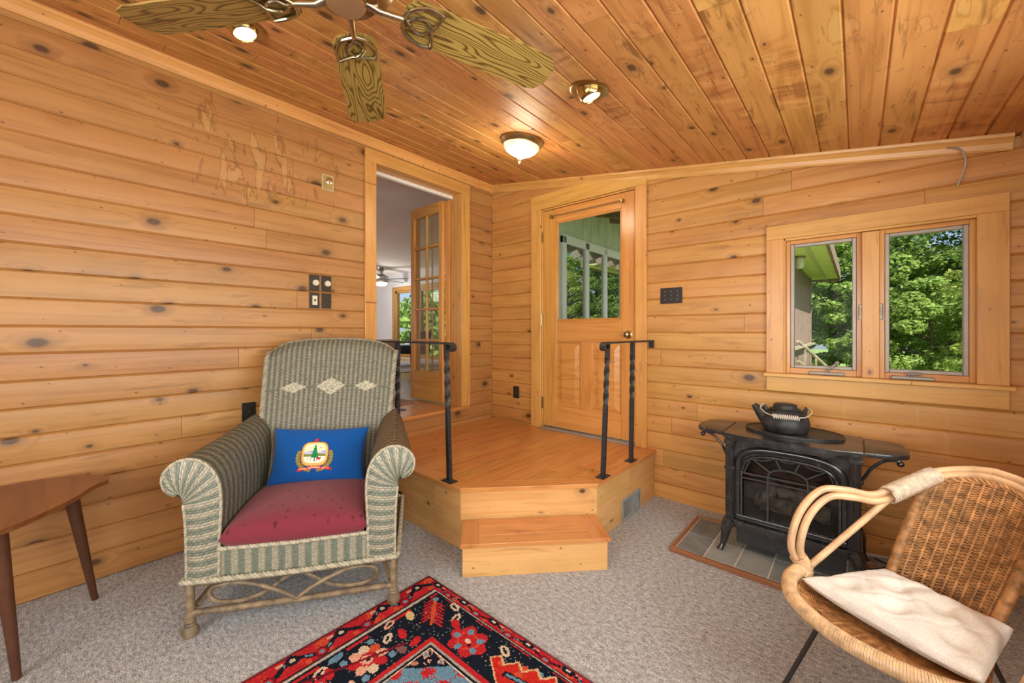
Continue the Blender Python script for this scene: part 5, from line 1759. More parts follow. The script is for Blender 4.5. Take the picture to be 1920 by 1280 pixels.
def add_strand(path, r, seg=5):
    P_ = np.asarray(path); n_ = len(P_)
    T_ = np.gradient(P_, axis=0); T_ /= np.linalg.norm(T_, axis=1, keepdims=True) + 1e-12
    ref = np.array([0.13, 0.31, 0.94]) if abs(T_[0, 2]) < 0.85 else np.array([0.9, 0.3, 0.1])
    N_ = np.cross(T_, ref); N_ /= np.linalg.norm(N_, axis=1, keepdims=True) + 1e-12
    B_ = np.cross(T_, N_)
    base = sum(len(x) for x in bm_v)
    an = np.arange(seg) * 2 * np.pi / seg
    V_ = P_[:, None, :] + r * (np.cos(an)[None, :, None] * N_[:, None, :] + np.sin(an)[None, :, None] * B_[:, None, :])
    bm_v.append(V_.reshape(-1, 3))
    i = np.arange(n_ - 1)[:, None] * seg; k = np.arange(seg)[None, :]; k2 = (k + 1) % seg
    bm_f.append(np.stack([base + i + k, base + i + k2, base + i + seg + k2, base + i + seg + k], -1).reshape(-1, 4))


nrow_b, nrow_s = 96, 70
for k in range(nrow_s):
    v = 0.02 + 0.52 * k / nrow_s
    u = np.linspace(0.0, 1.0, 6 * NS + 1)
    pt = shell(u, np.full_like(u, v))
    pt[:, 2] += 0.0022 * np.cos(np.pi * (u * NS + k))
    add_strand(pt, 0.0027)
for k in range(nrow_b):
    v = 0.54 + 0.46 * k / nrow_b
    u = np.linspace(0.0, 1.0, 6 * NS + 1)
    pt = shell(u, np.full_like(u, v))
    pt[:, 1] += 0.0036 * np.cos(np.pi * (u * NS + k))
    pt[:, 2] += rng.normal(0, 0.0005)
    add_strand(pt, 0.0022)
weave_o = np_obj('woven_shell', np.concatenate(bm_v), np.concatenate(bm_f), M_weave, rc, smooth=True)
bm_v, bm_f = [], []
for k in range(NS + 1):
    v = np.linspace(0.02, 1.0, 60)
    pt = shell(np.full_like(v, k / NS), v)
    add_strand(pt, 0.0042, 6)
np_obj('stakes', np.concatenate(bm_v), np.concatenate(bm_f), M_weave, rc, smooth=True)
for sx in (0.0, 1.0):
    v = np.linspace(0.50, 1.0, 24)
    pp = [tuple(p) for p in shell(np.full_like(v, sx), v)]
    tube_obj('back_post', pp, 0.012, M_weave, rc, 10)
    wrap_coil('post_binding', pp, 0.0135, 0.0032, 0.0052, M_weave)
hb = [(-.13, .415, .690), (-.06, .452, .715), (0, .458, .722), (.06, .452, .715), (.13, .415, .690)]
for q in range(3):
    tube_obj('head_plait', catmull([(x, y + .004 * math.cos(q * 2.1 + i * 2.0), z + .008 * math.sin(q * 2.1 + i * 2.0)) for i, (x, y, z) in enumerate([tuple(p) for p in catmull(hb, 4)])], 4), 0.0055, M_weave, rc, 6)
for sx in (-1, 1):
    for sy in (-1, 1):
        top_a = (sx * 0.115, -0.215 if sy < 0 else 0.10, 0.345 if sy < 0 else 0.338)
        ft = (sx * 0.215, -0.315 if sy < 0 else 0.20, 0.0)
        tube_obj('leg', [top_a, ft], 0.0075, M_black, rc, 8)
        tube_obj('leg', [(sx * 0.06, top_a[1], top_a[2]), (sx * 0.211, ft[1], 0.004)], 0.006, M_black, rc, 8) if False else None
tube_obj('seat_hoop', [(0.125 * math.cos(2 * math.pi * k / 28), -0.06 + 0.17 * math.sin(2 * math.pi * k / 28), 0.325) for k in range(28)], 0.007, M_black, rc, 8, closed=True)

RM = Matrix.Translation(RO) @ Matrix.Rotation(RA, 4, 'Z')
tf = [(-.66, -.45), (0, -.45), (.66, -.45), (-.33, .25), (.33, .25)]
rcush = cushion_mesh('chair_cushion', 0.222, 0.165, 0.085, 61, M_cream, None, RM @ Matrix.Translation((0.012, -0.032, 0.386)) @ Matrix.Rotation(math.radians(1), 4, 'X'), 0.34, 0.02, 0.0018, tf, 0.012, 0.30)
tag(rcush, 'ivory tufted seat pad lying in the rattan tub chair', 'cushion')

# ================================================================== CEILING FAN
FO = Vector((1.844, -2.505, 0))
fan = empty('ceiling_fan', FO, label='oak-bladed ceiling fan with knotwork brackets hanging under the sloped ceiling', cat='ceiling fan')
FZ = 2.2
cz = CEIL0 - SLOPE * FO.x
lathe_obj('canopy', [(0, cz + .02), (0.075, cz + .02), (0.075, cz - .025), (0.045, cz - .06), (0.018, cz - .07), (0, cz - .07)], M_bracket, fan, 28)
lathe_obj('downrod', [(0.013, cz - .06), (0.013, FZ + .11)], M_bracket, fan, 14)
lathe_obj('motor_housing', [(0, FZ + .125), (0.05, FZ + .125), (0.115, FZ + .10), (0.130, FZ + .07), (0.130, FZ + .035), (0.105, FZ + .012), (0.085, FZ + .005), (0.085, FZ - .012), (0.060, FZ - .016), (0.055, FZ - .030), (0, FZ - .030)], M_bracket, fan, 36)
tag(lathe_obj('end_cap', [(0, FZ - .030), (0.0525, FZ - .030), (0.0525, FZ - .0325), (0.050, FZ - .036), (0, FZ - .0365)], M_copper, fan, 40), 'polished mirror-like cap')
blade_o0 = [(0.212, -0.030), (0.222, -0.052), (0.245, -0.063), (0.36, -0.066), (0.52, -0.069), (0.62, -0.070), (0.648, -0.062), (0.668, -0.030), (0.668, 0.030), (0.648, 0.062), (0.62, 0.070), (0.52, 0.069), (0.36, 0.066), (0.245, 0.063), (0.222, 0.052), (0.212, 0.030)]
blade_o = [(0.160 + (x - 0.212) * 0.535 / 0.456, y * 1.09) for x, y in blade_o0]
bcx = 0.42


def knot_loops():
    """Three-lobed interlaced bracket, in the blade's plane; x out along the blade."""
    big = []
    for s in (-1, 1):
        big.append([(0.205, 0.0), (0.222, s * 0.034), (0.262, s * 0.052), (0.298, s * 0.050), (0.300, s * 0.046), (0.292, s * 0.018), (0.282, -s * 0.004), (0.262, -s * 0.020), (0.240, -s * 0.018), (0.226, -s * 0.006), (0.214, 0.0)])
    return [[(0.158 + (x - 0.205) * 1.12, y * 1.18) for x, y in lp] for lp in big]


for k in range(5):
    ang = math.radians((145.5, 72.5, 212.0, 286.0, 0.0)[k])
    Mb = Matrix.Rotation(ang, 4, 'Z') @ Matrix.Translation((0, 0, FZ)) @ Matrix.Rotation(math.radians(-12), 4, 'X')
    br = empty('blade_assembly', parent=fan)
    br.matrix_basis = Mb
    bo = bm_obj('blade', prism(bmesh.new(), [(x - bcx, y) for x, y in blade_o], -0.003, 0.003, None, 0.001), M_oak, br, False, Matrix.Translation((bcx, 0, 0)))
    bmk = bmesh.new()
    tube(bmk, [(0.06, 0, -0.010), (0.09, 0, -0.018), (0.125, 0, -0.014), (0.157, 0, -0.010)], [0.013, 0.0105, 0.009, 0.009], 10)
    for i_, lp in enumerate(knot_loops()):
        tube(bmk, catmull([(x, y, -0.009 - 0.003 * ((j_ + i_) % 2)) for j_, (x, y) in enumerate(lp)], 6), 0.0058, 8)
    bm_obj('bracket', bmk, M_bracket, br, 'auto')

# ================================================================== CEILING LIGHTS
slope_rot = Matrix.Rotation(math.atan(SLOPE), 4, 'Y')


def on_ceiling(x, y): return Matrix.Translation((x, y, CEIL0 - SLOPE * x)) @ slope_rot


M_bulb = emit('glowing bulb face', (1.0, 0.93, 0.80), 7.0)


def frosted():
    t = NT('frosted alabaster glass')
    lw = t.n('ShaderNodeLayerWeight', None, Blend=0.5).outputs['Facing']
    co = t.n('ShaderNodeTexCoord').outputs['Object']
    wv = t.noise(co, 40, 3)
    b = t.t.nodes.new('ShaderNodeBsdfPrincipled')
    b.inputs['Base Color'].default_value = (0.85, 0.78, 0.62, 1); b.inputs['Roughness'].default_value = 0.25
    b.inputs['Emission Color'].default_value = (1.0, 0.86, 0.62, 1)
    t.t.links.new(t.math('MULTIPLY_ADD', wv, 0.9, 0.05), b.inputs['Emission Strength'])
    t.t.links.new(b.outputs[0], t.out.inputs[0])
    return t.m


M_frost = frosted()
dl = empty('ceiling_light', label='flush ceiling light with frosted glass bowl and brass rim near the doors', cat='ceiling light')
dl.matrix_basis = on_ceiling(1.140, -0.885)
lathe_obj('rim', [(0, 0.0), (0.150, 0.0), (0.152, -0.012), (0.143, -0.026), (0.134, -0.036), (0.128, -0.038), (0.120, -0.036), (0, -0.030)], M_brass, dl, 40)
lathe_obj('glass_bowl', [(0.128, -0.034), (0.124, -0.052), (0.108, -0.074), (0.080, -0.092), (0.048, -0.106), (0.026, -0.116), (0.018, -0.124), (0, -0.125)], M_frost, dl, 40)
lathe_obj('finial', [(0.020, -0.120), (0.022, -0.126), (0.010, -0.134), (0.014, -0.140), (0.007, -0.152), (0, -0.158)], M_brass, dl, 18)


def eyeball(x, y, label, tilt, az, group=None):
    e = empty('recessed_spotlight', label=label, cat='ceiling light')
    e.matrix_basis = on_ceiling(x, y)
    lathe_obj('trim_ring', [(0.058, 0.010), (0.098, 0.0), (0.098, -0.004), (0.088, -0.009), (0.062, -0.006), (0.055, 0.010)], M_brass, e, 36)
    T_ = Matrix.Rotation(az, 4, 'Z') @ Matrix.Rotation(tilt, 4, 'X')
    lathe_obj('eyeball', [(0.060, 0.02), (0.060, -0.012), (0.056, -0.030), (0.050, -0.042), (0.046, -0.044), (0.043, -0.040), (0.040, 0.0)], M_brassd, e, 32, T_)
    lathe_obj('bulb', [(0, -0.044), (0.020, -0.043), (0.036, -0.038), (0.043, -0.028), (0.040, 0.0)], M_bulb, e, 24, T_)
    d = Vector((T_ @ Vector((0, 0, -1, 0)))[:3])
    d = (slope_rot.to_3x3() @ d)
    p = Vector((x, y, CEIL0 - SLOPE * x)) + d * 0.07
    l = lamp('spot_lamp', 'SPOT', 14, p, color=(1.0, 0.84, 0.62), spot_size=math.radians(95), spot_blend=0.8, shadow_soft_size=0.04)
    l.rotation_euler = d.to_track_quat('-Z', 'Y').to_euler()
    return e


eyeball(1.901, -1.280, 'brass recessed eyeball spotlight right of the middle fan blade', math.radians(24), math.radians(-60))
eyeball(0.800, -2.470, 'brass recessed eyeball spotlight half hidden behind a fan blade by the left wall', math.radians(24), math.radians(-60))
lamp('bowl_lamp', 'POINT', 9, (1.14 - 0.03, -0.885, CEIL0 - SLOPE * 1.14 - 0.20), color=(1.0, 0.85, 0.62), shadow_soft_size=0.10)

# ================================================================== WALL PLATES, OUTLETS, GRILLES
def plate(name, label, cat, c, w, h, axis, mat, th=0.006, group=None):
    """A wall plate: axis 'x+' faces +X, 'y-' faces -Y, 'x' etc."""
    R = {'x+': Matrix(((0, 0, 1), (1, 0, 0), (0, 1, 0))), 'y-': Matrix(((1, 0, 0), (0, 0, -1), (0, 1, 0)))}[axis].to_4x4()
    e = empty(name, label=label, cat=cat, group=group)
    e.matrix_basis = Matrix.Translation(c) @ R
    box_obj('face_plate', -w / 2, w / 2, -h / 2, h / 2, 0, th, mat, e, 0.002)
    return e


def outlet(label, c, axis, mat=M_black, w=0.075, h=0.118):
    e = plate('wall_outlet', label, 'outlet', c, w, h, axis, mat)
    for s in (-1, 1):
        r_ = lathe_obj('receptacle', [(0, 0.0), (0.017, 0.0), (0.017, 0.009), (0, 0.0095)], mat, e, 20)
        r_.location = (0, s * 0.021, 0)
        bmm = bmesh.new()
        for q in (-0.006, 0.006): bx(bmm, q - .0012, q + .0012, s * 0.021 - .004, s * 0.021 + .004, 0.009, 0.0098)
        bm_obj('slots', bmm, M_brownplate, e)
    box_obj('screw', -.003, .003, -.003, .003, 0.006, 0.0072, M_steel, e, 0.001)
    return e


X0 = 0.004
for i, (yy, lab) in enumerate(((-1.821, 'dark dimmer plate with ivory knob directly above the ivory rocker switch'), (-1.737, 'dark dimmer plate with ivory knob directly above the blank brown plate'))):
    e = plate('dimmer_switch', lab, 'dimmer', (X0, yy, 1.608), 0.070, 0.113, 'x+', M_brownplate)
    k_ = lathe_obj('knob', [(0, 0.005), (0.021, 0.005), (0.021, 0.018), (0.0195, 0.021), (0, 0.021)], M_ivory, e, 28)
    k_.location = (0.006, 0.001, 0)
e = plate('wall_switch', 'dark plate with ivory rocker switch in the block of four wall plates', 'switch', (X0, -1.821, 1.484), 0.070, 0.110, 'x+', M_brownplate)
tag(box_obj('rocker', -0.015, 0.019, -0.033, 0.033, 0.005, 0.010, M_ivory, e, 0.001), 'ivory rocker')
box_obj('indicator', -0.004, 0.008, -0.006, 0.008, 0.009, 0.0108, M_brownplate, e, 0.0006)
e = plate('blank_plate', 'blank dark brown plate beside the ivory rocker switch on the left wall', 'wall plate', (X0, -1.737, 1.484), 0.069, 0.108, 'x+', M_brownplate)
box_obj('screw', -.003, .003, -.006, .004, 0.006, 0.0072, M_black, e, 0.001)
e = plate('fan_control', 'brass fan control plate with round dial high on left wall', 'fan control', (X0, -1.726, 2.342), 0.085, 0.115, 'x+', M_brassp)
box_obj('inset', -0.034, 0.034, -0.049, 0.049, 0.005, 0.008, M_brassi, e, 0.001)
k_ = lathe_obj('dial', [(0, 0.006), (0.024, 0.006), (0.024, 0.012), (0.020, 0.014), (0.008, 0.014), (0.008, 0.022), (0, 0.022)], M_chrome, e, 28)
k_.location = (0.008, 0.014, 0)
outlet('black duplex outlet low on left wall behind the wicker armchair', (X0, -2.223, 0.757), 'x+')
outlet('black duplex outlet low on the back wall left of the half-glass door', (0.343, -0.006, 0.659), 'y-')
outlet('black duplex outlet in the landing side beside the wicker armchair', (0.543, -1.484, 0.118), 'y-', w=0.072, h=0.112)
e = plate('switch_plate', 'wide black three-gang blank plate between the door and the window', 'wall plate', (1.860, -0.004, 1.532), 0.160, 0.118, 'y-', M_black)
for q in (-0.046, 0, 0.046):
    for s in (-0.03, 0, 0.03): lathe_obj('screw', [(0, .006), (.0032, .006), (.003, .0074), (0, .0078)], M_steel, e, 10).location = (q, s, 0)
# floor register in the landing's right side
vt = empty('air_register', (1.734, -0.425, 0.075), label='grey metal air register low in right side of the landing', cat='vent')
VW, VH = 0.145, 0.073
bmm = bmesh.new()
for a, b, c, d in ((-VW, VW, -VH, -VH + .018), (-VW, VW, VH - .018, VH), (-VW, -VW + .018, -VH + .018, VH - .018), (VW - .018, VW, -VH + .018, VH - .018)):
    bx(bmm, 0.0, 0.007, a, b, c, d, .0015)
bm_obj('frame', bmm, M_alu if False else plain('grey register paint', (0.30, 0.32, 0.31), 0.4), vt)
box_obj('damper', 0.0, 0.0025, -0.01, VW - .015, -VH + .015, VH - .015, bpy.data.materials['grey register paint'], vt, 0)
tag(box_obj('black_backing', 0.0, 0.001, -VW + .015, 0.0, -VH + .015, VH - .015, M_black, vt, 0), 'black sheet in place of the shade in the open half')  # solid black sheet painted as the shade inside the register
for i in range(18):
    yv = -VW + .022 + i * 0.0148
    box_obj('louver', 0.0015, 0.0055, yv - .0016, yv + .0016, -VH + .018, VH - .018, bpy.data.materials['grey register paint'], vt, 0)
wr = tube_obj('cable_end', catmull([(3.255, -0.012, 2.205), (3.268, -0.040, 2.200), (3.300, -0.060, 2.175), (3.318, -0.062, 2.120), (3.312, -0.055, 2.060), (3.292, -0.045, 1.998)], 8), 0.0042, M_alu, None, 8)
tag(wr, 'loose grey cable end curling from the crown moulding above the window', 'cable')

# ================================================================== LIVING ROOM BEYOND THE DOORWAY
LZ, LC = 0.535, 2.86
tag(box_obj('floor_living', -9.2, -0.17, -3.2, 3.2, LZ - 0.1, LZ, M_lrfloor, bev=0), kind='structure')
fl_ = bpy.data.objects['floor_living']
for i in range(26):                                        # floor boards near the doorway
    pass
tag(box_obj('ceiling_living', -9.2, -0.15, -3.2, 3.35, LC, LC + 0.08, M_ceilwhite, bev=0), kind='structure')
LW = (-6.80, -4.55, LZ + 0.02, 2.37)
bm = slab_holes(bmesh.new(), -9.2, 0.3, LZ - 0.1, LC, [LW], lambda b, p, q, s, t: bx(b, p, q, 3.2, 3.35, s, t))
tag(bm_obj('wall_living_far', bm, M_wallwhite), kind='structure')
tag(box_obj('wall_living_left', -9.3, -9.2, -3.2, 3.35, LZ - 0.1, LC, M_wallwhite, bev=0), kind='structure')
tag(box_obj('wall_living_right', -0.16, 0.0, 0.15, 3.35, LZ - 0.1, 3.2, M_wallwhite, bev=0), kind='structure')
LN = (-9.0, -5.4, 1.1, 2.7)  # unseen wall hole added to let the living room fill lamp in
bm = slab_holes(bmesh.new(), -9.2, -0.15, LZ - 0.1, LC, [LN], lambda b, p, q, s, t: bx(b, p, q, -3.2, -3.1, s, t))
tag(bm_obj('wall_living_near', bm, M_wallwhite), kind='structure')
tag(bm_obj('roof', bx(bx(bmesh.new(), -9.6, 0.3, -5.3, 3.6, 3.12, 3.22), 0.3, 3.75, -5.3, 0.3, 3.12, 3.22), M_brown), kind='structure')

w4 = empty('window_4', kind='structure')
x0, x1, z0, z1 = LW
for a, b, c, d in ((x0 - .11, x0, z0, z1 + .11), (x1, x1 + .11, z0, z1 + .11), (x0, x1, z1, z1 + .11)):
    board('casing', a, b, 3.175, 3.198, c, d, M_lrtrim, w4)
for c in (x0 + .03, (x0 + x1) / 2, x1 - .03):
    board('frame', c - .05, c + .05, 3.21, 3.29, z0, z1, M_lrtrim, w4)
board('frame', x0, x1, 3.21, 3.29, z0, z0 + .10, M_lrtrim, w4); board('frame', x0, x1, 3.21, 3.29, z1 - .06, z1, M_lrtrim, w4)
box_obj('pane', x0 + .02, (x0 + x1) / 2, 3.245, 3.25, z0 + .08, z1 - .05, M_glass, w4, 0)
box_obj('pane', (x0 + x1) / 2, x1 - .02, 3.245, 3.25, z0 + .08, z1 - .05, M_glass, w4, 0)

# cream armchair and dark chair, seen small through the doorway
la_ = empty('upholstered_armchair', (-4.25, 1.18, LZ + .012), math.radians(-20), label='oatmeal upholstered armchair seen from behind through the open doorway', cat='armchair')
bm = prism(bmesh.new(), [(-.31, .13), (.31, .13), (.335, .70), (.30, .745), (-.30, .745), (-.335, .70)], -.07, .07, None, .02)
bm_obj('backrest', bm, M_lrcream, la_, 'auto', Matrix.Translation((0, -.30, 0)) @ Matrix.Rotation(math.radians(90), 4, 'X'))
box_obj('seat', -.30, .30, -.25, .35, .16, .40, M_lrcream, la_, .04, 3, True)
for sx in (-1, 1):
    box_obj('arm', sx * .30 - .06, sx * .30 + .06, -.25, .36, .13, .55, M_lrcream, la_, .03, 3, True)
    for yy in (-.30, .30): tube_obj('leg', [(sx * .27, yy, 0), (sx * .25, yy, .16)], [.014, .022], M_black, la_, 8)
da = empty('dark_side_chair', (-4.35, 2.05, LZ + .012), math.radians(15), label='charcoal upholstered chair partly hidden behind the oatmeal armchair', cat='chair')
box_obj('seat', -.28, .28, -.28, .28, .24, .42, M_dark, da, .03, 3, True)
box_obj('backrest', -.28, .28, .22, .32, .40, .72, M_dark, da, .03, 3, True)
for sx in (-1, 1):
    for yy in (-.24, .24): tube_obj('leg', [(sx * .24, yy, 0), (sx * .23, yy, .26)], [.013, .02], M_black, da, 8)
bmr = bx(bmesh.new(), -5.4, -3.15, 0.72, 3.0, LZ, LZ + .012, .004)
tag(bm_obj('area_rug', bmr, M_palerug), 'pale flat area rug under the oatmeal armchair', 'rug')


def striped():
    t = NT('striped rag mat')
    co = t.n('ShaderNodeTexCoord').outputs['Object']
    wv = t.n('ShaderNodeTexWave', {'wave_type': 'BANDS', 'bands_direction': 'Y'}, Vector=co, Scale=9.0, Distortion=2.5, Detail=2.0).outputs['Fac']
    return t.bsdf(t.ramp(wv, [(0.3, (0.25, 0.12, 0.08)), (0.6, (0.45, 0.36, 0.27))]), 0.9, 0, t.bump(wv, .5, .01))


bmr = bx(bmesh.new(), -.30, .30, -.42, .42, 0, .014, .004)
mt = bm_obj('door_mat', bmr, striped()); mt.location = (-0.80, -1.02, LZ)
tag(mt, 'striped woven door mat on the wooden floor inside the doorway', 'mat')
bmr = bx(bmesh.new(), -.05, .05, -.14, .14, 0, .006, .002)
for i in range(8): bx(bmr, -.042, .042, -.125 + i * .032, -.11 + i * .032, .005, .008)
fr_ = bm_obj('floor_register', bmr, M_brownplate); fr_.location = (-0.305, -1.02, LZ)
tag(fr_, 'dark slotted floor register in front of the striped door mat', 'vent')
tag(box_obj('cabinet', -3.35, -2.75, 2.62, 3.14, LZ, LZ + .86, M_lrtrim, None, .006), 'light wooden cabinet beyond the folding door glass', 'cabinet')
cabo = bpy.data.objects['cabinet']
for c in (-3.20, -2.90):
    box_obj('door', c - .14, c + .14, 2.606, 2.62, LZ + .06, LZ + .80, M_lrtrim, cabo, .004)

sf = empty('ceiling_fan', (-6.15, 2.38, 0), label='small brushed steel ceiling fan with lit globe in the living room', cat='ceiling fan')
lathe_obj('canopy', [(0, LC), (0.11, LC), (0.10, LC - .05), (0.055, LC - .09), (0.05, LC - .20), (0, LC - .20)], M_steel, sf, 24)
lathe_obj('motor_housing', [(0, LC - .16), (0.10, LC - .17), (0.19, LC - .22), (0.20, LC - .34), (0.17, LC - .37), (0, LC - .37)], M_steel, sf, 28)
lathe_obj('globe', [(0.16, LC - .365), (0.15, LC - .41), (0.10, LC - .45), (0, LC - .465)], emit('lit globe', (1.0, 0.96, 0.88), 2.2), sf, 24)
M_fanblade = plain('dark grey fan blade', (0.16, 0.155, 0.15), .5)
for k in range(5):
    a = math.radians(28 + 72 * k)
    bm_obj('blade', prism(bmesh.new(), [(.17, -.05), (.72, -.075), (.75, -.04), (.75, .04), (.72, .075), (.17, .05)], -.005, .005), M_fanblade, sf, False,
           Matrix.Rotation(a, 4, 'Z') @ Matrix.Translation((0, 0, LC - .29)) @ Matrix.Rotation(math.radians(13), 4, 'X'))

# ================================================================== OUTSIDE
tag(box_obj('ground', -45, 45, 0.2, 60, -1.3, -1.0, M_grass, bev=0), kind='structure')
tag(box_obj('porch_floor', 0.3, 2.16, 0.2, 6.8, 0.1, 0.33, M_rafter, bev=0), kind='structure')
# sage siding of the house beyond the door, its boards each a part
pw = tag(box_obj('wall_porch', 0.0, 0.275, 0.152, 3.35, 0.2, 3.1, M_green, bev=0), kind='structure')
yy = 0.155
while yy < 3.35:
    e_ = min(yy + 0.20, 3.35)
    box_obj('siding_board', 0.275, 0.292, yy + .003, e_ - .003, 0.3, 3.05, M_green, pw, .004)
    yy = e_
pwn = empty('porch_window', (0.3, 1.8, 1.6), label='row of white-framed windows in the sage wall beyond the door glass', cat='window')
wy = [0.885, 1.405, 1.892, 2.42, 2.95]
for i, y in enumerate(wy):
    hw_ = 0.045 if 0 < i < len(wy) - 1 else 0.04
    board('frame', -.008, .030, y - hw_ - 1.8, y + hw_ - 1.8, -.72, .78, M_white, pwn)
board('frame', -.008, .030, wy[0] - 1.84, wy[-1] - 1.76, .70, .80, M_white, pwn); board('frame', -.008, .030, wy[0] - 1.84, wy[-1] - 1.76, -.80, -.72, M_white, pwn)
for a, b in zip(wy, wy[1:]):
    box_obj('pane', -.004, .008, a + .04 - 1.8, b - .04 - 1.8, -.72, .70, M_pane, pwn, 0)
# porch roof on rafters
pr_ = tag(bm_obj('porch_roof', bx(bmesh.new(), 0, 1.10, 0.16, 7.0, 0, .04, M=Matrix.Translation((0.29, 0, 2.93)) @ Matrix.Rotation(math.radians(13), 4, 'Y')), M_insul), kind='structure')
for i in range(16):
    y = 0.45 + i * 0.41
    o = bm_obj('rafter', bx(bmesh.new(), 0, 1.2, y - .02, y + .02, -.15, -.002, .003, M=Matrix.Translation((0.29, 0, 2.93)) @ Matrix.Rotation(math.radians(13), 4, 'Y')), M_rafter, pr_)
for (y,) in ((0.3,), (2.3,)):
    pass
# brown clad shed with lit soffit, seen through the left casement
bw = tag(box_obj('wall_shed', 1.70, 1.885, 6.4, 11.0, -1.0, 2.77, M_brown, bev=0), kind='structure')
yy = 6.4
while yy < 11.0:
    e_ = min(yy + 0.90, 11.0)
    box_obj('siding_board', 1.885, 1.90, yy + .008, e_ - .008, 0.96, 2.75, M_brown, bw, .004)
    yy = e_
board('corner_trim', 1.885, 1.93, 10.92, 11.02, -1, 2.77, M_brown, bw)
board('ledge', 1.84, 2.02, 6.4, 11.1, 0.90, 0.95, M_rafter, bw)
sfo = tag(box_obj('soffit_shed', 1.6, 2.50, 5.0, 11.6, 2.77, 2.80, M_soffit, bev=0), kind='structure')
board('fascia', 2.50, 2.55, 5.0, 11.65, 2.74, 3.02, M_brown, sfo); board('fascia', 1.6, 2.55, 11.6, 11.65, 2.70, 3.02, M_brown, sfo)
board('batten', 2.20, 2.26, 5.0, 11.6, 2.75, 2.77, plain('pale batten', (0.5, 0.5, 0.3), .7), sfo)
lt = empty('porch_light', (2.03, 6.8, 2.77), label='jelly-jar lamp under the green soffit outside the left casement', cat='lamp')
lathe_obj('base', [(0, 0), (.10, 0), (.10, -.04), (0, -.04)], M_brown, lt, 20)
lathe_obj('jar', [(.08, -.04), (.085, -.08), (.075, -.22), (.05, -.245), (0, -.25)], plain('ribbed jar glass', (.70, .66, .52), .2), lt, 20)
sr = empty('stair_railing', (1.95, 8.0, 0.0), label='pale sloping stair rail with treads below the brown shed wall outside', cat='railing')
tube_obj('handrail', [(-.02, -.4, 1.05), (.12, 0, .86), (.62, .7, .22)], .035, M_rafter, sr, 8)
tube_obj('handrail', [(-.02, -.4, .62), (.12, 0, .45), (.62, .7, -.20)], .03, M_rafter, sr, 8)
M_step_y = plain('sunlit stair boards', (0.60, 0.52, 0.34), .8)
for k in range(4):
    box_obj('stair_tread', -.02, .22, -.3 + k * .20, -.11 + k * .20, .42 - k * .16, .47 - k * .16, M_step_y, sr, .004)
    box_obj('stair_riser', -.02, .22, -.12 + k * .20, -.10 + k * .20, .27 - k * .16, .42 - k * .16, M_step_y, sr, .002)
for k in range(3):
    box_obj('baluster', .06 + k * .18, .10 + k * .18, -.1 + k * .25, -.06 + k * .25, -1.0, .88 - k * .22, M_rafter, sr, .003)


# ---- trees
def leaf_mesh(centers, radii, n_per, size, c0, c1, flat=0.6):
    """Diamond leaves scattered on the shells of many small clumps."""
    Vs, Cs = [], []
    for (c, r, n) in zip(centers, radii, n_per):
        d = rng.normal(0, 1, (n, 3)); d /= np.linalg.norm(d, axis=1, keepdims=True)
        rad = r * (0.55 + 0.45 * rng.random((n, 1)) ** 0.5)
        p = c + d * rad * np.array([1, 1, flat])
        nrm = d * 0.6 + rng.normal(0, 0.6, (n, 3)) + np.array([-0.15, -0.35, 0.75])
        nrm /= np.linalg.norm(nrm, axis=1, keepdims=True)
        t = np.cross(nrm, rng.normal(0, 1, (n, 3))); t /= np.linalg.norm(t, axis=1, keepdims=True)
        b = np.cross(nrm, t)
        s = size * (0.7 + 0.6 * rng.random((n, 1)))
        q = np.stack([p - t * s, p + b * s * 0.55 - nrm * s * .1, p + t * s, p - b * s * 0.55 - nrm * s * .1], 1)
        Vs.append(q.reshape(-1, 3))
        k = rng.random((n, 1))
        Cs.append(np.repeat(c0 + (c1 - c0) * k, 4, axis=0))
    V_ = np.concatenate(Vs)
    return V_, np.arange(len(V_)).reshape(-1, 4), np.concatenate(Cs)


GR0, GR1 = np.array([0.17, 0.28, 0.05]), np.array([0.46, 0.58, 0.18])
YG0, YG1 = np.array([0.28, 0.36, 0.07]), np.array([0.56, 0.62, 0.20])


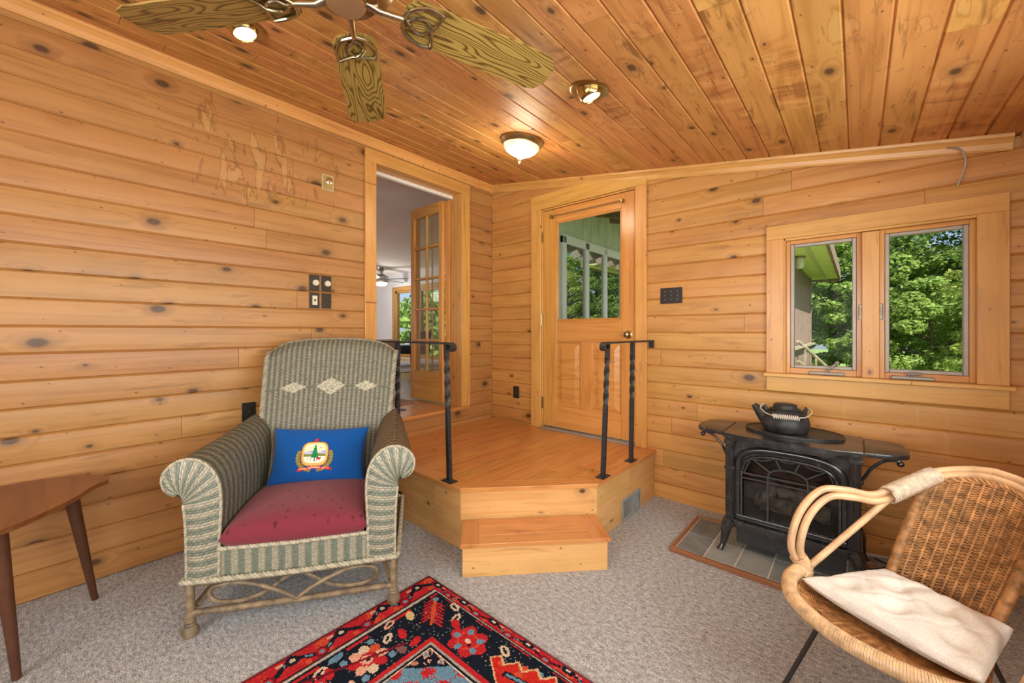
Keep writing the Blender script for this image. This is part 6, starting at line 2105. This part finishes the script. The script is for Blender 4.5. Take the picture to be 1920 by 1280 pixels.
def tree(x, y, h, r, label, nclump, nleaf, size, c0=GR0, c1=GR1, base=-1.0, crown_lo=0.12, group=None):
    tr = empty('broadleaf_tree', (x, y, base), label=label, cat='tree', group=group)
    bm = bmesh.new()
    P_ = [(0, 0, 0), (random.uniform(-.1, .1), random.uniform(-.1, .1), h * .35), (random.uniform(-.2, .2), random.uniform(-.2, .2), h * .7), (0, 0, h * .95)]
    pc = catmull(P_, 5)
    tube(bm, pc, [0.035 * h * .35 * (1 - .85 * i / len(pc)) + .01 for i in range(len(pc))], 8)
    for k in range(9):
        z = h * (0.25 + 0.07 * k); a = random.uniform(0, 6.28); L_ = r * random.uniform(.5, .9)
        tube(bm, [(0, 0, z), (L_ * .5 * math.cos(a), L_ * .5 * math.sin(a), z + L_ * .25), (L_ * math.cos(a), L_ * math.sin(a), z + L_ * .3)], [.05, .035, .012], 6)
    bm_obj('trunk', bm, M_bark, tr, True)
    cen, rad, num = [], [], []
    for k in range(nclump):
        z = h * (crown_lo + (1.02 - crown_lo) * rng.random())
        f = (z / h - crown_lo) / (1 - crown_lo)
        rr_ = r * (math.sin(math.pi * min(1, 0.18 + 0.80 * f)) ** 0.6)
        a = rng.random() * 6.283; q = rr_ * rng.random() ** 0.45
        cen.append((q * math.cos(a), q * math.sin(a), z)); rad.append(r * (0.13 + 0.13 * rng.random())); num.append(int(nleaf))
    V_, F_, C_ = leaf_mesh(np.array(cen), rad, num, size, c0, c1)
    tag(np_obj('foliage', V_, F_, M_leaf, tr, cols=C_), kind='stuff')
    return tr


tree(2.2, 15.2, 10.0, 2.7, 'mid-green leafy tree seen right of the shed soffit in the left casement', 170, 200, 0.072)
tree(5.6, 15.0, 11.5, 3.1, 'tall dense green tree filling the middle of the right casement', 190, 210, 0.072)
tree(4.95, 8.2, 3.7, 0.95, 'sunlit yellow-green sapling close outside the right casement', 44, 70, 0.048, YG0, YG1, base=-.6, crown_lo=0.25)
tree(-1.2, 18, 9.0, 2.8, 'green tree standing behind the shed wall', 120, 80, 0.15)
tree(7.9, 15.5, 9.0, 3.0, 'broad green tree at the edge of the right casement', 130, 80, 0.15)
tree(3.6, 20.5, 15.5, 4.2, 'tall pale tree rising behind the others, centre of the window', 230, 170, 0.11)
tree(2.95, 13.0, 4.6, 1.3, 'low bushy tree just past the far end of the shed', 100, 150, 0.06)
tree(4.3, 11.6, 3.4, 1.6, 'low rounded green shrub tree at the foot of the taller trees', 100, 150, 0.06)
tree(6.0, 10.5, 3.8, 1.6, 'low bright green shrub tree below the right casement', 100, 150, 0.06)
tree(-9.5, 8.5, 6.5, 2.4, 'green tree outside the living room window, nearer one', 100, 70, 0.14)
tree(-13.5, 10.5, 8.5, 3.0, 'green tree outside the living room window, farther one', 100, 70, 0.16)
tree(-7.6, 6.2, 3.0, 1.3, 'low shrub close outside the living room window', 60, 60, 0.10)
tree(10.5, 4.5, 5.0, 2.2, 'leafy tree on the open side of the porch', 110, 70, 0.14)
tree(12.5, 9.5, 7.0, 2.6, 'large leafy tree farther out from the porch', 110, 70, 0.16)
